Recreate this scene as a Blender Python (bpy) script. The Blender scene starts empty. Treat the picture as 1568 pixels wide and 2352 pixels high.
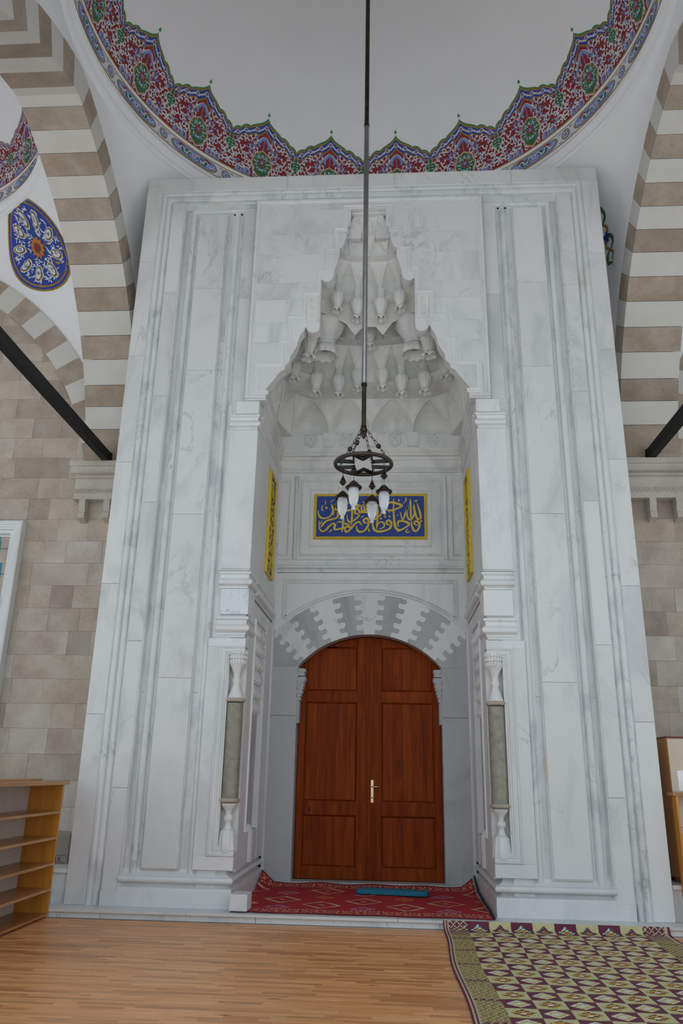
import bpy, math, random
from mathutils import Vector, Matrix
R_ = random.Random(7)
PI = math.pi
C = bpy.context.scene.collection

# ------------------------------------------------------------------ camera
yaw, pitch, roll = 0.0651, 0.3226, 0.0191
fw = Vector((-math.sin(yaw)*math.cos(pitch), math.cos(yaw)*math.cos(pitch), math.sin(pitch)))
rt = Vector((math.cos(yaw), math.sin(yaw), 0)); up = rt.cross(fw)
r2 = math.cos(roll)*rt + math.sin(roll)*up; u2 = -math.sin(roll)*rt + math.cos(roll)*up
cam = bpy.data.objects.new('camera', bpy.data.cameras.new('camera')); C.objects.link(cam)
M = Matrix((r2, u2, -fw)).transposed().to_4x4(); M.translation = Vector((0.2755, -8.5357, 1.4))
cam.matrix_world = M
cam.data.sensor_fit = 'VERTICAL'; cam.data.sensor_height = 36.0; cam.data.sensor_width = 24.0
cam.data.lens = 1786.04/2352*36.0; cam.data.clip_end = 300
bpy.context.scene.camera = cam

# ------------------------------------------------------------------ daylight
w = bpy.data.worlds.new('overcast_sky'); bpy.context.scene.world = w; w.use_nodes = True
nt = w.node_tree; bg = nt.nodes['Background']
tc = nt.nodes.new('ShaderNodeTexCoord'); sp = nt.nodes.new('ShaderNodeSeparateXYZ')
cr = nt.nodes.new('ShaderNodeValToRGB')
cr.color_ramp.elements[0].position = 0.0; cr.color_ramp.elements[0].color = (0.87, 0.945, 1.0, 1)
cr.color_ramp.elements[1].position = 1.0; cr.color_ramp.elements[1].color = (0.60, 0.78, 1.0, 1)
nt.links.new(tc.outputs['Generated'], sp.inputs[0]); nt.links.new(sp.outputs['Z'], cr.inputs[0])
nt.links.new(cr.outputs[0], bg.inputs[0]); bg.inputs[1].default_value = 1.0
sun = bpy.data.objects.new('sun', bpy.data.lights.new('sun', 'SUN')); C.objects.link(sun)
sun.data.energy = 4.0; sun.data.angle = math.radians(.6); sun.data.color = (1.0, .985, .96)
sun.rotation_euler = Vector((.18, -.34, -1.0)).to_track_quat('-Z', 'Y').to_euler()      # added for courtyard bounce up to the dome; high, from behind the building
vs = bpy.context.scene.view_settings
vs.view_transform = 'Standard'; vs.look = 'None'; vs.gamma = 1; vs.use_curve_mapping = False
vs.exposure = 0.25
bpy.context.scene.cycles.diffuse_bounces = 8; bpy.context.scene.cycles.max_bounces = 12

# ------------------------------------------------------------------ materials
def newmat(name):
    m = bpy.data.materials.new(name); m.use_nodes = True
    return m, m.node_tree, m.node_tree.nodes['Principled BSDF']
def ramp(nt, stops):
    r = nt.nodes.new('ShaderNodeValToRGB'); e = r.color_ramp.elements
    while len(e) < len(stops): e.new(0.5)
    for k, (p, c) in enumerate(stops): e[k].position = p; e[k].color = (*c, 1)
    return r
def coords(nt, scale=1.0, rnd=True, stretch=(1, 1, 1)):
    t = nt.nodes.new('ShaderNodeTexCoord'); mp = nt.nodes.new('ShaderNodeMapping')
    g = nt.nodes.new('ShaderNodeNewGeometry')
    mp.inputs['Scale'].default_value = [scale*s for s in stretch]
    nt.links.new(g.outputs['Position'], mp.inputs['Vector'])
    if rnd:
        oi = nt.nodes.new('ShaderNodeObjectInfo'); mu = nt.nodes.new('ShaderNodeVectorMath'); mu.operation = 'SCALE'
        cb = nt.nodes.new('ShaderNodeCombineXYZ')
        for k in range(3): nt.links.new(oi.outputs['Random'], cb.inputs[k])
        nt.links.new(cb.outputs[0], mu.inputs[0]); mu.inputs['Scale'].default_value = 37.0
        nt.links.new(mu.outputs[0], mp.inputs['Location'])
    return mp.outputs[0]
def noise(nt, vec, sc, det=5, rough=.55, dist=0):
    n = nt.nodes.new('ShaderNodeTexNoise'); n.inputs['Scale'].default_value = sc
    n.inputs['Detail'].default_value = det; n.inputs['Roughness'].default_value = rough; n.inputs['Distortion'].default_value = dist
    nt.links.new(vec, n.inputs['Vector']); return n
def mixc(nt, fac, a, b, mode='MIX'):
    m = nt.nodes.new('ShaderNodeMix'); m.data_type = 'RGBA'; m.blend_type = mode
    for s, v in ((m.inputs[0], fac), (m.inputs[6], a), (m.inputs[7], b)):
        if isinstance(v, (int, float)): s.default_value = v
        elif isinstance(v, tuple): s.default_value = (*v, 1)
        else: nt.links.new(v, s)
    return m.outputs[2]
def bump(nt, b, h, s=.2, d=.01):
    n = nt.nodes.new('ShaderNodeBump'); n.inputs['Strength'].default_value = s; n.inputs['Distance'].default_value = d
    nt.links.new(h, n.inputs['Height']); nt.links.new(n.outputs[0], b.inputs['Normal'])

def marble(name, base, vein, deep, rough=.35, veinamt=1.0, rust=.0, scale=1.0):
    m, nt, b = newmat(name)
    v = coords(nt, scale, True, (1, 1, .55))
    rotm = nt.nodes.new('ShaderNodeMapping'); rotm.inputs['Rotation'].default_value = (.0, .9, .2); nt.links.new(v, rotm.inputs['Vector']); v = rotm.outputs[0]
    n1 = noise(nt, v, 1.3, 8, .62, 1.6)
    r1 = ramp(nt, [(.36, vein), (.50, base), (.75, tuple(min(1, c*1.04) for c in base))]); nt.links.new(n1.outputs['Fac'], r1.inputs[0])
    n2 = noise(nt, v, 1.1, 6, .6, 2.2)                    # thin veins where noise crosses 0.5
    ab = nt.nodes.new('ShaderNodeMath'); ab.operation = 'SUBTRACT'; ab.inputs[1].default_value = .5; nt.links.new(n2.outputs['Fac'], ab.inputs[0])
    a2 = nt.nodes.new('ShaderNodeMath'); a2.operation = 'ABSOLUTE'; nt.links.new(ab.outputs[0], a2.inputs[0])
    r2_ = ramp(nt, [(0, (1, 1, 1)), (.018, (0, 0, 0))]); nt.links.new(a2.outputs[0], r2_.inputs[0])
    n3 = noise(nt, v, 1.7, 3, .5)
    r3 = ramp(nt, [(.52, (0, 0, 0)), (.68, (veinamt,)*3)]); nt.links.new(n3.outputs['Fac'], r3.inputs[0])
    mm = nt.nodes.new('ShaderNodeMath'); mm.operation = 'MULTIPLY'
    nt.links.new(r2_.outputs[0], mm.inputs[0]); nt.links.new(r3.outputs[0], mm.inputs[1])
    col = mixc(nt, mm.outputs[0], r1.outputs[0], deep)
    if rust:
        n4 = noise(nt, v, .9, 7, .65, 1.0)
        r4 = ramp(nt, [(.63, (0, 0, 0)), (.75, (rust,)*3)]); nt.links.new(n4.outputs['Fac'], r4.inputs[0])
        col = mixc(nt, r4.outputs[0], col, (.58, .47, .30))
    oi = nt.nodes.new('ShaderNodeObjectInfo')
    mr = nt.nodes.new('ShaderNodeMapRange'); mr.inputs[3].default_value = .95; mr.inputs[4].default_value = 1.03; nt.links.new(oi.outputs['Random'], mr.inputs[0])
    cb = nt.nodes.new('ShaderNodeCombineXYZ')
    for k in range(3): nt.links.new(mr.outputs[0], cb.inputs[k])
    col = mixc(nt, 1.0, col, cb.outputs[0], 'MULTIPLY')
    nt.links.new(col, b.inputs['Base Color']); b.inputs['Roughness'].default_value = rough
    return m
def stone(name, c1, c2, c3, rough=.85, sc=3.0, objvar=.35, bmp=.3):
    m, nt, b = newmat(name)
    v = coords(nt, 1.0, True)
    n1 = noise(nt, v, sc, 6, .6)
    r1 = ramp(nt, [(.3, c1), (.5, c2), (.72, c3)]); nt.links.new(n1.outputs['Fac'], r1.inputs[0])
    n2 = noise(nt, v, 45, 3, .7)
    r2_ = ramp(nt, [(.30, (.62, .60, .58)), (.42, (1, 1, 1)), (.66, (1, 1, 1)), (.74, (1.15, 1.15, 1.15))]); nt.links.new(n2.outputs['Fac'], r2_.inputs[0])
    col = mixc(nt, .8, r1.outputs[0], r2_.outputs[0], 'MULTIPLY')
    oi = nt.nodes.new('ShaderNodeObjectInfo'); r3 = ramp(nt, [(0, (1-objvar*.5, 1-objvar*.55, 1-objvar*.6)), (.4, (1, .97, .92)), (.7, (1.02, 1.02, 1.0)), (1, (1+objvar*.2, 1+objvar*.25, 1+objvar*.32))])
    nt.links.new(oi.outputs['Random'], r3.inputs[0])
    col = mixc(nt, 1.0, col, r3.outputs[0], 'MULTIPLY')
    nt.links.new(col, b.inputs['Base Color']); b.inputs['Roughness'].default_value = rough
    bump(nt, b, n2.outputs['Fac'], bmp, .004)
    return m
def flat(name, col, rough=.6, metal=0, var=.06, sc=14):
    m, nt, b = newmat(name)
    v = coords(nt, 1, False); n = noise(nt, v, sc, 3)
    r = ramp(nt, [(.3, tuple(c*(1-var) for c in col)), (.7, tuple(min(1, c*(1+var)) for c in col))]); nt.links.new(n.outputs['Fac'], r.inputs[0])
    nt.links.new(r.outputs[0], b.inputs['Base Color']); b.inputs['Roughness'].default_value = rough; b.inputs['Metallic'].default_value = metal
    return m
def wood(name, c1, c2, c3, axis='Z', rough=.35, sc=6, objvar=.25, knots=True):
    m, nt, b = newmat(name)
    st = {'X': (.09, 1, 1), 'Y': (1, .09, 1), 'Z': (1, 1, .09)}[axis]
    v = coords(nt, 1, True, st)
    n1 = noise(nt, v, sc*2.2, 6, .6, .8)
    r1 = ramp(nt, [(.3, c1), (.5, c2), (.7, c3)]); nt.links.new(n1.outputs['Fac'], r1.inputs[0])
    n2 = noise(nt, v, sc*14, 2, .5)
    r2_ = ramp(nt, [(.35, (.80, .76, .72)), (.6, (1, 1, 1))]); nt.links.new(n2.outputs['Fac'], r2_.inputs[0])
    col = mixc(nt, .6, r1.outputs[0], r2_.outputs[0], 'MULTIPLY')
    if knots:
        st2 = {'X': (.35, 1, 1), 'Y': (1, .35, 1), 'Z': (1, 1, .35)}[axis]
        vo = nt.nodes.new('ShaderNodeTexVoronoi'); vo.inputs['Scale'].default_value = 3.3
        nt.links.new(coords(nt, 1, True, st2), vo.inputs['Vector'])
        r4 = ramp(nt, [(.03, (1, 1, 1)), (.065, (0, 0, 0))]); nt.links.new(vo.outputs['Distance'], r4.inputs[0])
        col = mixc(nt, r4.outputs[0], col, tuple(c*.35 for c in c1))
    oi = nt.nodes.new('ShaderNodeObjectInfo'); r3 = ramp(nt, [(0, (1-objvar, 1-objvar*1.15, 1-objvar*1.3)), (.5, (1, 1, 1)), (1, (1+objvar*.3, 1+objvar*.3, 1+objvar*.3))])
    nt.links.new(oi.outputs['Random'], r3.inputs[0])
    col = mixc(nt, 1.0, col, r3.outputs[0], 'MULTIPLY')
    nt.links.new(col, b.inputs['Base Color']); b.inputs['Roughness'].default_value = rough
    bump(nt, b, n2.outputs['Fac'], .06, .002)
    return m
def attrmat(name, rough=.8, weave=0, mult=1.0):
    m, nt, b = newmat(name)
    a = nt.nodes.new('ShaderNodeAttribute'); a.attribute_name = 'tint'
    n = noise(nt, coords(nt, 1, False), 30, 3)
    r = ramp(nt, [(.3, (.88*mult,)*3), (.7, (1.05*mult,)*3)]); nt.links.new(n.outputs['Fac'], r.inputs[0])
    col = mixc(nt, 1.0, a.outputs['Color'], r.outputs[0], 'MULTIPLY')
    nt.links.new(col, b.inputs['Base Color']); b.inputs['Roughness'].default_value = rough
    if weave:
        wv = nt.nodes.new('ShaderNodeTexWave'); wv.inputs['Scale'].default_value = weave; wv.bands_direction = 'Y'
        nt.links.new(coords(nt, 1, False), wv.inputs['Vector']); bump(nt, b, wv.outputs['Fac'], .25, .002)
    return m

MARB = marble('white_marble', (.69, .70, .685), (.575, .59, .585), (.38, .40, .40), .34, .65, .7, .75)
MARB2 = marble('streaked_marble', (.68, .695, .685), (.53, .56, .56), (.34, .37, .38), .34, .8, .45, 1.3)
MARBC = marble('carved_marble', (.74, .74, .71), (.62, .63, .61), (.42, .42, .40), .5, .4, .3)
MARBW = marble('clean_white_marble', (.72, .73, .725), (.64, .66, .66), (.46, .48, .49), .35, .3)
MARBB = marble('blue_white_marble', (.70, .74, .79), (.46, .51, .60), (.32, .36, .45), .3, 1.0, 0, 3.5)
GREY = marble('grey_marble', (.44, .45, .45), (.37, .38, .385), (.55, .55, .54), .42, .5)
GREYV = marble('dark_grey_marble', (.42, .435, .435), (.33, .345, .35), (.25, .27, .27), .42, .8)
GREEN = stone('green_grey_granite', (.20, .19, .14), (.26, .25, .19), (.33, .31, .25), .35, 14, .05, .05)
BEIGE = stone('beige_collar_stone', (.36, .30, .24), (.42, .36, .29), (.48, .42, .35), .5, 8, .05, .1)
TRAV = stone('brown_travertine', (.29, .225, .175), (.36, .29, .23), (.44, .37, .31), .85, 3.0, .22, .4)
WALLST = stone('beige_travertine', (.37, .31, .26), (.46, .40, .34), (.54, .49, .43), .85, 2.4, .42, .4)
MORTAR = flat('mortar', (.44, .40, .35), .9)
CREAM = flat('cream_plaster_stone', (.58, .56, .52), .8, 0, .03, 5)
PLAST = flat('white_plaster', (.82, .825, .83), .85, 0, .015, 2)
PLASTD = flat('dome_plaster', (.86, .86, .865), .85, 0, .015, 2)
IRON = flat('black_painted_iron', (.010, .010, .010), .6, .0, .3); IRON.node_tree.nodes['Principled BSDF'].inputs['Specular IOR Level'].default_value = .25
BRONZE = flat('dark_bronze', (.055, .038, .028), .38, .85, .35)
BRONZE2 = flat('brown_painted_metal', (.045, .028, .022), .35, .3, .3)
STEEL = flat('brushed_steel', (.42, .42, .42), .3, 1, .1)
BLKSTEEL = flat('blackened_steel', (.02, .02, .022), .3, .6, .2)
FROST = flat('frosted_glass', (.72, .74, .76), .35, 0, .03); FROST.node_tree.nodes['Principled BSDF'].inputs['Transmission Weight'].default_value = .35
GOLD = flat('gold_paint', (.66, .47, .035), .45, 0, .10)
BLUEP = flat('blue_enamel', (.003, .040, .27), .5, 0, .08)
NAVY = flat('dark_navy', (.01, .012, .07), .5, 0, .1)
BRASS = flat('brass', (.62, .48, .25), .3, .9, .1)
CHROME = flat('chrome', (.75, .75, .75), .18, 1, .05)
DOORW = wood('red_brown_stained_wood', (.16, .023, .0015), (.245, .041, .003), (.31, .062, .005), 'Z', .5, 5, .14)
PINE_F = wood('varnished_pine_floor', (.66, .265, .092), (.82, .385, .152), (.90, .495, .235), 'X', .36, 5, .30)
PINE = wood('orange_varnished_pine', (.42, .150, .013), (.54, .215, .027), (.64, .28, .045), 'Z', .35, 3, .15)
PINEY = wood('varnished_pine_shelf', (.32, .13, .035), (.44, .20, .065), (.54, .28, .11), 'Y', .3, 3, .2)
DOORW.node_tree.nodes['Principled BSDF'].inputs['Specular IOR Level'].default_value = .10
PINE_F.node_tree.nodes['Principled BSDF'].inputs['Specular IOR Level'].default_value = .38
BOARD = flat('beige_backing_board', (.50, .43, .37), .8, 0, .06, 6)
LAM = flat('beige_laminate', (.62, .53, .40), .5, 0, .05, 6)
REDTRIM = flat('dark_red_trim', (.16, .025, .018), .5)
TEAL = flat('teal_glass', (.012, .20, .26), .15, 0, .05)
TEALF = flat('teal_fabric', (.01, .15, .23), .9, 0, .12, 40)
PAPER = flat('white_paper', (.88, .90, .95), .7)
TAUPE = flat('taupe_cardboard', (.27, .235, .20), .8)
PURPLE = flat('purple_plastic', (.09, .06, .19), .5)
BLUEPL = flat('blue_plastic', (.01, .11, .42), .4)
DARKRUB = flat('black_rubber', (.015, .013, .013), .8)
P_RED = flat('red_paint', (.27, .022, .025), .75, 0, .08); P_WHT = flat('white_paint', (.66, .68, .71), .75, 0, .03)
P_GRN = flat('green_paint', (.03, .145, .06), .75, 0, .08); P_GRN2 = flat('bright_green_paint', (.04, .23, .07), .75, 0, .08)
P_BLU = flat('deep_blue_paint', (.02, .055, .31), .75, 0, .08); P_SKY = flat('light_blue_paint', (.20, .29, .60), .75, 0, .06)
P_GLD = flat('ochre_paint', (.34, .19, .03), .75, 0, .08); P_ORG = flat('orange_paint', (.50, .16, .04), .75, 0, .05)
MATM = attrmat('woven_mat', .75, 160); RUGM = attrmat('flatweave_rug', .95, 220)
STAVE = attrmat('varnished_stave', .28)

# ------------------------------------------------------------------ mesh helpers
def wloc(o):
    v = o.location.copy()
    if o.parent: v += wloc(o.parent)+o.matrix_parent_inverse.translation
    return v
class MB:
    def __init__(s): s.v = []; s.f = []; s.m = []
    def add(s, vs, fs, mi=0):
        o = len(s.v); s.v += [tuple(p) for p in vs]; s.f += [tuple(i+o for i in f) for f in fs]; s.m += [mi]*len(fs); return s
    def box(s, x0, x1, y0, y1, z0, z1, mi=0):
        if x0 > x1: x0, x1 = x1, x0
        vs = [(x0,y0,z0),(x1,y0,z0),(x1,y1,z0),(x0,y1,z0),(x0,y0,z1),(x1,y0,z1),(x1,y1,z1),(x0,y1,z1)]
        return s.add(vs, [(0,3,2,1),(4,5,6,7),(0,1,5,4),(1,2,6,5),(2,3,7,6),(3,0,4,7)], mi)
    def bbox(s, x0, x1, y0, y1, z0, z1, c=.006, mi=0):      # box with its front (-y) edges chamfered
        if x0 > x1: x0, x1 = x1, x0
        pts = [(x0,z0),(x1,z0),(x1,z1),(x0,z1)]; ins = [(x0+c,z0+c),(x1-c,z0+c),(x1-c,z1-c),(x0+c,z1-c)]
        vs = [(p[0],y1,p[1]) for p in pts]+[(p[0],y0+c,p[1]) for p in pts]+[(p[0],y0,p[1]) for p in ins]
        fs = [(8,9,10,11),(3,2,1,0)]
        for k in range(4):
            j = (k+1)%4; fs += [(k, j, 4+j, 4+k), (4+k, 4+j, 8+j, 8+k)]
        return s.add(vs, fs, mi)
    def prism(s, poly, y0, y1, mi=0, c=0):                  # polygon in xz (ccw seen from the front), extruded y0 (front) to y1
        n = len(poly)
        vs = [(p[0],y0,p[1]) for p in poly]+[(p[0],y1,p[1]) for p in poly]
        fs = [tuple(range(n)), tuple(reversed(range(n,2*n)))]+[(k+n, (k+1)%n+n, (k+1)%n, k) for k in range(n)]
        return s.add(vs, fs, mi)
    def sweep(s, path, prof, n, closed=False, mi=0, cap=True):
        n = Vector(n).normalized(); P = [Vector(p) for p in path]; N = len(P); rings = []
        for k in range(N):
            din = (P[k]-P[k-1]).normalized() if (k > 0 or closed) else None
            dout = (P[(k+1)%N]-P[k]).normalized() if (k < N-1 or closed) else None
            if din is None: din = dout
            if dout is None: dout = din
            l1 = n.cross(din); l2 = n.cross(dout); m = l1+l2
            if m.length < 1e-6: m = l1.copy()
            m.normalize(); sc = 1/max(.3, m.dot(l1))
            rings.append([P[k]+m*(a*sc)+n*b for a, b in prof])
        q = len(prof); vs = [p for r in rings for p in r]; fs = []
        for k in range(N if closed else N-1):
            j = (k+1)%N
            for i in range(q-1): fs.append((k*q+i, k*q+i+1, j*q+i+1, j*q+i))
        if cap and not closed: fs += [tuple(reversed(range(q))), tuple(range((N-1)*q, N*q))]
        return s.add(vs, fs, mi)
    def lathe(s, prof, cx, cy, cz=0, seg=16, mi=0, rib=None, a0=0, a1=2*PI):
        full = abs(a1-a0-2*PI) < 1e-6; ns = seg if full else seg+1; vs = []; fs = []
        for k in range(ns):
            a = a0+(a1-a0)*k/seg
            for i, (r, z) in enumerate(prof):
                rr, zz = (r, z) if rib is None else rib(i, r, z, a)
                vs.append((cx+rr*math.cos(a), cy+rr*math.sin(a), cz+zz))
        q = len(prof)
        for k in range(seg):
            j = (k+1)%ns
            for i in range(q-1): fs.append((k*q+i, j*q+i, j*q+i+1, k*q+i+1))
        return s.add(vs, fs, mi)
    def tube(s, pts, r, seg=8, mi=0, closed=False):
        P = [Vector(p) for p in pts]; N = len(P); vs = []; fs = []; prev = None
        for k in range(N):
            a = P[k-1] if (k > 0 or closed) else P[k]; b = P[(k+1)%N] if (k < N-1 or closed) else P[k]
            d = (b-a).normalized()
            if prev is None: u = d.orthogonal().normalized()
            else:
                u = prev-d*prev.dot(d); u = u.normalized() if u.length > 1e-6 else d.orthogonal().normalized()
            prev = u; v = d.cross(u); rr = r[k] if isinstance(r, (list, tuple)) else r
            vs += [P[k]+(u*math.cos(t)+v*math.sin(t))*rr for t in [2*PI*i/seg for i in range(seg)]]
        for k in range(N if closed else N-1):
            j = (k+1)%N
            for i in range(seg): fs.append((k*seg+i, k*seg+(i+1)%seg, j*seg+(i+1)%seg, j*seg+i))
        if not closed: fs += [tuple(reversed(range(seg))), tuple(range((N-1)*seg, N*seg))]
        return s.add(vs, fs, mi)
    def mirror(s):
        o = MB(); o.v = [(-p[0], p[1], p[2]) for p in s.v]; o.f = [tuple(reversed(f)) for f in s.f]; o.m = list(s.m); return o
    def build(s, name, mats, parent=None, smooth=False, bevel=0, tint=None, auto=None, local=False):
        me = bpy.data.meshes.new(name); me.from_pydata(s.v, [], s.f)
        if not isinstance(mats, (list, tuple)): mats = [mats]
        for m in mats: me.materials.append(m)
        if len(mats) > 1: me.polygons.foreach_set('material_index', s.m)
        if tint is not None:
            at = me.attributes.new('tint', 'FLOAT_COLOR', 'FACE'); at.data.foreach_set('color', [c for t in tint for c in (*t, 1)])
        me.update()
        if smooth: me.shade_smooth()
        if auto: me.set_sharp_from_angle(angle=math.radians(auto))
        o = bpy.data.objects.new(name, me); C.objects.link(o)
        if parent:
            o.parent = parent
            if not local: o.matrix_parent_inverse = Matrix.Translation(-wloc(parent))
        if bevel:
            b = o.modifiers.new('bevel', 'BEVEL'); b.width = bevel; b.segments = 2; b.limit_method = 'ANGLE'
        return o
def ob(name, mesh, parent):
    o = bpy.data.objects.new(name, mesh); C.objects.link(o); o.parent = parent; return o
def empty(name, loc=(0,0,0)):
    o = bpy.data.objects.new(name, None); C.objects.link(o); o.location = loc; o.empty_display_size = .2; return o
def tag(o, label=None, cat=None, group=None, kind=None):
    if label: o['label'] = label
    if cat: o['category'] = cat
    if group: o['group'] = group
    if kind: o['kind'] = kind
    return o
def both(name, mb, mats, parent, **k):
    a = mb.build(name, mats, parent, **k); b = mb.mirror().build(name, mats, parent, **k); return a, b
def arc(cx, cz, r, a0, a1, n): return [(cx+r*math.cos(a0+(a1-a0)*k/n), cz+r*math.sin(a0+(a1-a0)*k/n)) for k in range(n+1)]
FR = (0, -1, 0)

# ================================================================== SETTING
HS = 0.079
# --- ground and floor
g = MB().box(-30, 30, -40, 12, -.3, -.06).build('ground', flat('paving', (.72, .71, .69), .9)); tag(g, kind='structure')
fl = MB().box(-11, 11.5, -5.4, 1.3, -.06, -.004).build('floor', MORTAR); tag(fl, kind='structure')
# laminated pine staves, running across
rows = []; sw = .043; y = -.272
cand = []
while y > -5.2:
    x = -5.2+R_.uniform(-.4, 0)
    while x < 4.2:
        L = R_.choice([.28, .36, .44, .52, .6])
        cand.append((x, x+L, y-sw, y)); x += L
    y -= sw
def inview(c):
    mx = (c[0]+c[1])/2; my = (c[2]+c[3])/2
    dx = mx-.2755; dy = my+8.5357; d = dx*fw.x+dy*fw.y-1.4*fw.z
    lx = dx*r2.x+dy*r2.y-1.4*r2.z; ly = dx*u2.x+dy*u2.y-1.4*u2.z
    return d > 0 and abs(lx/d) < .44 and ly/d > -.66 and mx < .85
vis = sorted([c for c in cand if inview(c)], key=lambda c: c[3])
near = set(vis[:300]); lens = {}
tones = [(.56, .295, .130), (.60, .33, .155), (.64, .375, .185), (.50, .245, .10), (.62, .345, .165), (.46, .215, .085)]
for c in cand:
    if c not in near: continue
    L = round(c[1]-c[0], 2)
    if L not in lens:
        lens[L] = MB().box(0, L-.001, 0, sw-.001, -.004, 0)
        tmp = lens[L].build('floor_stave', PINE_F); lens[L] = tmp.data; bpy.data.objects.remove(tmp)
    o = ob('floor_stave', lens[L], fl); o.location = (c[0], c[2], 0)
mb = MB(); 
for c in cand:
    if c in near: continue
    mb.box(c[0], c[1]-.001, c[2], c[3]-.001, -.004, 0)
# per-stave tone through loose noise cells: mesh islands get their own random value
PF2 = PINE_F.copy(); PF2.name = 'varnished_pine_floor_joined'
for n in list(PF2.node_tree.nodes):
    if n.type == 'OBJECT_INFO':
        g2 = PF2.node_tree.nodes.new('ShaderNodeNewGeometry')
        for l in list(n.outputs['Random'].links): PF2.node_tree.links.new(g2.outputs['Random Per Island'], l.to_socket)
st = mb.build('floor_staves_beyond', PF2, fl); st['kind'] = 'stuff'
# --- marble step in front of the portal
step = empty('marble_step', (0, -.1, 0)); tag(step, 'long low white marble step under the carved doorway', 'step')
xs = [-4.6, -2.55, -1.02, .75, 2.1, 4.9]
for k in range(5):
    MB().bbox(xs[k], xs[k+1]-.004, -.235, .30, 0, HS-.026, .001).build('riser_slab', MARB2, step)
xs = [-4.6, -1.7, .35, 2.6, 4.9]
for k in range(4):
    MB().box(xs[k], xs[k+1]-.003, -.262, .30, HS-.026, HS).build('tread_slab', MARB, step, bevel=.004)

# --- arch profile (distance from springing, height)
def circ3(a, b, c):
    ax, ay = a; bx, by = b; cx, cy = c
    d = 2*(ax*(by-cy)+bx*(cy-ay)+cx*(ay-by))
    ux = ((ax*ax+ay*ay)*(by-cy)+(bx*bx+by*by)*(cy-ay)+(cx*cx+cy*cy)*(ay-by))/d
    uy = ((ax*ax+ay*ay)*(cx-bx)+(bx*bx+by*by)*(ax-cx)+(cx*cx+cy*cy)*(bx-ax))/d
    return ux, uy, math.hypot(ax-ux, ay-uy)
ZS = 5.4; TH = .38
acx, acz, ar = circ3((0, ZS), (1.23, 7.66), (3.15, 8.66))
def aprof(z): return acx-math.sqrt(max(0, ar*ar-(z-acz)**2))
A_END = math.atan2(8.66-acz, 3.15-acx); A_ST = math.atan2(ZS-acz, -acx)
def apt(t, extra=0):                                     # t 0..1 along the half arch, from springing to apex
    a = A_ST+(A_END-A_ST)*t; return acx+(ar+extra)*math.cos(a), acz+(ar+extra)*math.sin(a)
def zext(d):                                             # height of the extrados at distance d from the springing line
    best = ZS
    for k in range(101):
        p = apt(k/100, TH)
        if p[0] <= d: best = p[1]
    return best
def transverse_arch(x0, x1, yw, yf, label):
    """pointed banded arch spanning from the wall (yw) to the front arcade (yf)"""
    h = (yw-yf)/2; root = empty('trim_2' if x0 < 0 else 'trim_3', ((x0+x1)/2, yw, ZS)); tag(root, kind='structure')
    zj = [5.88, 6.18, 6.45, 6.76, 7.03, 7.29, 7.52, 7.73]
    ts = [0]
    for z in zj:
        lo, hi = 0, 1
        for _ in range(30):
            m = (lo+hi)/2
            if apt(m)[1] < z: lo = m
            else: hi = m
        ts.append(lo)
    n = 7; t8 = ts[-1]; tk = .972
    ts += [t8+(tk-t8)*(k+1)/n for k in range(n)]
    sc = h/3.15
    def block(t0, t1, mat, side, key=False):
        mb = MB(); K = 4; a = []; b = []
        for k in range(K+1):
            t = t0+(t1-t0)*k/K
            p = apt(min(t, 1)); q = apt(min(t, 1), TH)
            if t0 == 0: q = (min(q[0], p[0]-.02)-.3, q[1])
            a.append(p); b.append(q)
        if key: a[-1] = (3.15, a[-1][1]); b[-1] = (3.15, b[-1][1])
        mat_ = lambda d: (yw-d*sc) if side == 0 else (yf+d*sc)
        g = .0015
        vs = []
        for p, q in zip(a, b):
            vs += [(x0, mat_(p[0]), p[1]), (x1, mat_(p[0]), p[1]), (x1, mat_(q[0]), q[1]), (x0, mat_(q[0]), q[1])]
        fs = []
        for k in range(K):
            for i in range(4): 
                f = (k*4+i, k*4+(i+1)%4, (k+1)*4+(i+1)%4, (k+1)*4+i); fs.append(f if side == 0 else tuple(reversed(f)))
        fs += [(0,3,2,1) if side == 0 else (0,1,2,3), (K*4,K*4+1,K*4+2,K*4+3) if side == 0 else (K*4+3,K*4+2,K*4+1,K*4)]
        mb.add(vs, fs)
        o = mb.build('voussoir', mat, root)
        return o
    for side in (0, 1):
        for k in range(len(ts)-1):
            block(ts[k]+(.0006 if k else 0), ts[k+1]-.0006, TRAV if k % 2 == 0 else CREAM, side)
        block(tk, 1, CREAM, side, True)
    return root
YW, YF = 1.3, -5.0
XL0, XL1, XR0, XR1 = -3.97, -3.247, 3.365, 4.12
transverse_arch(XL0, XL1, YW, YF, 'brown and cream banded pointed arch left of the marble portal')
transverse_arch(XR0, XR1, YW, YF, 'brown and cream banded pointed arch right of the marble portal')
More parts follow.
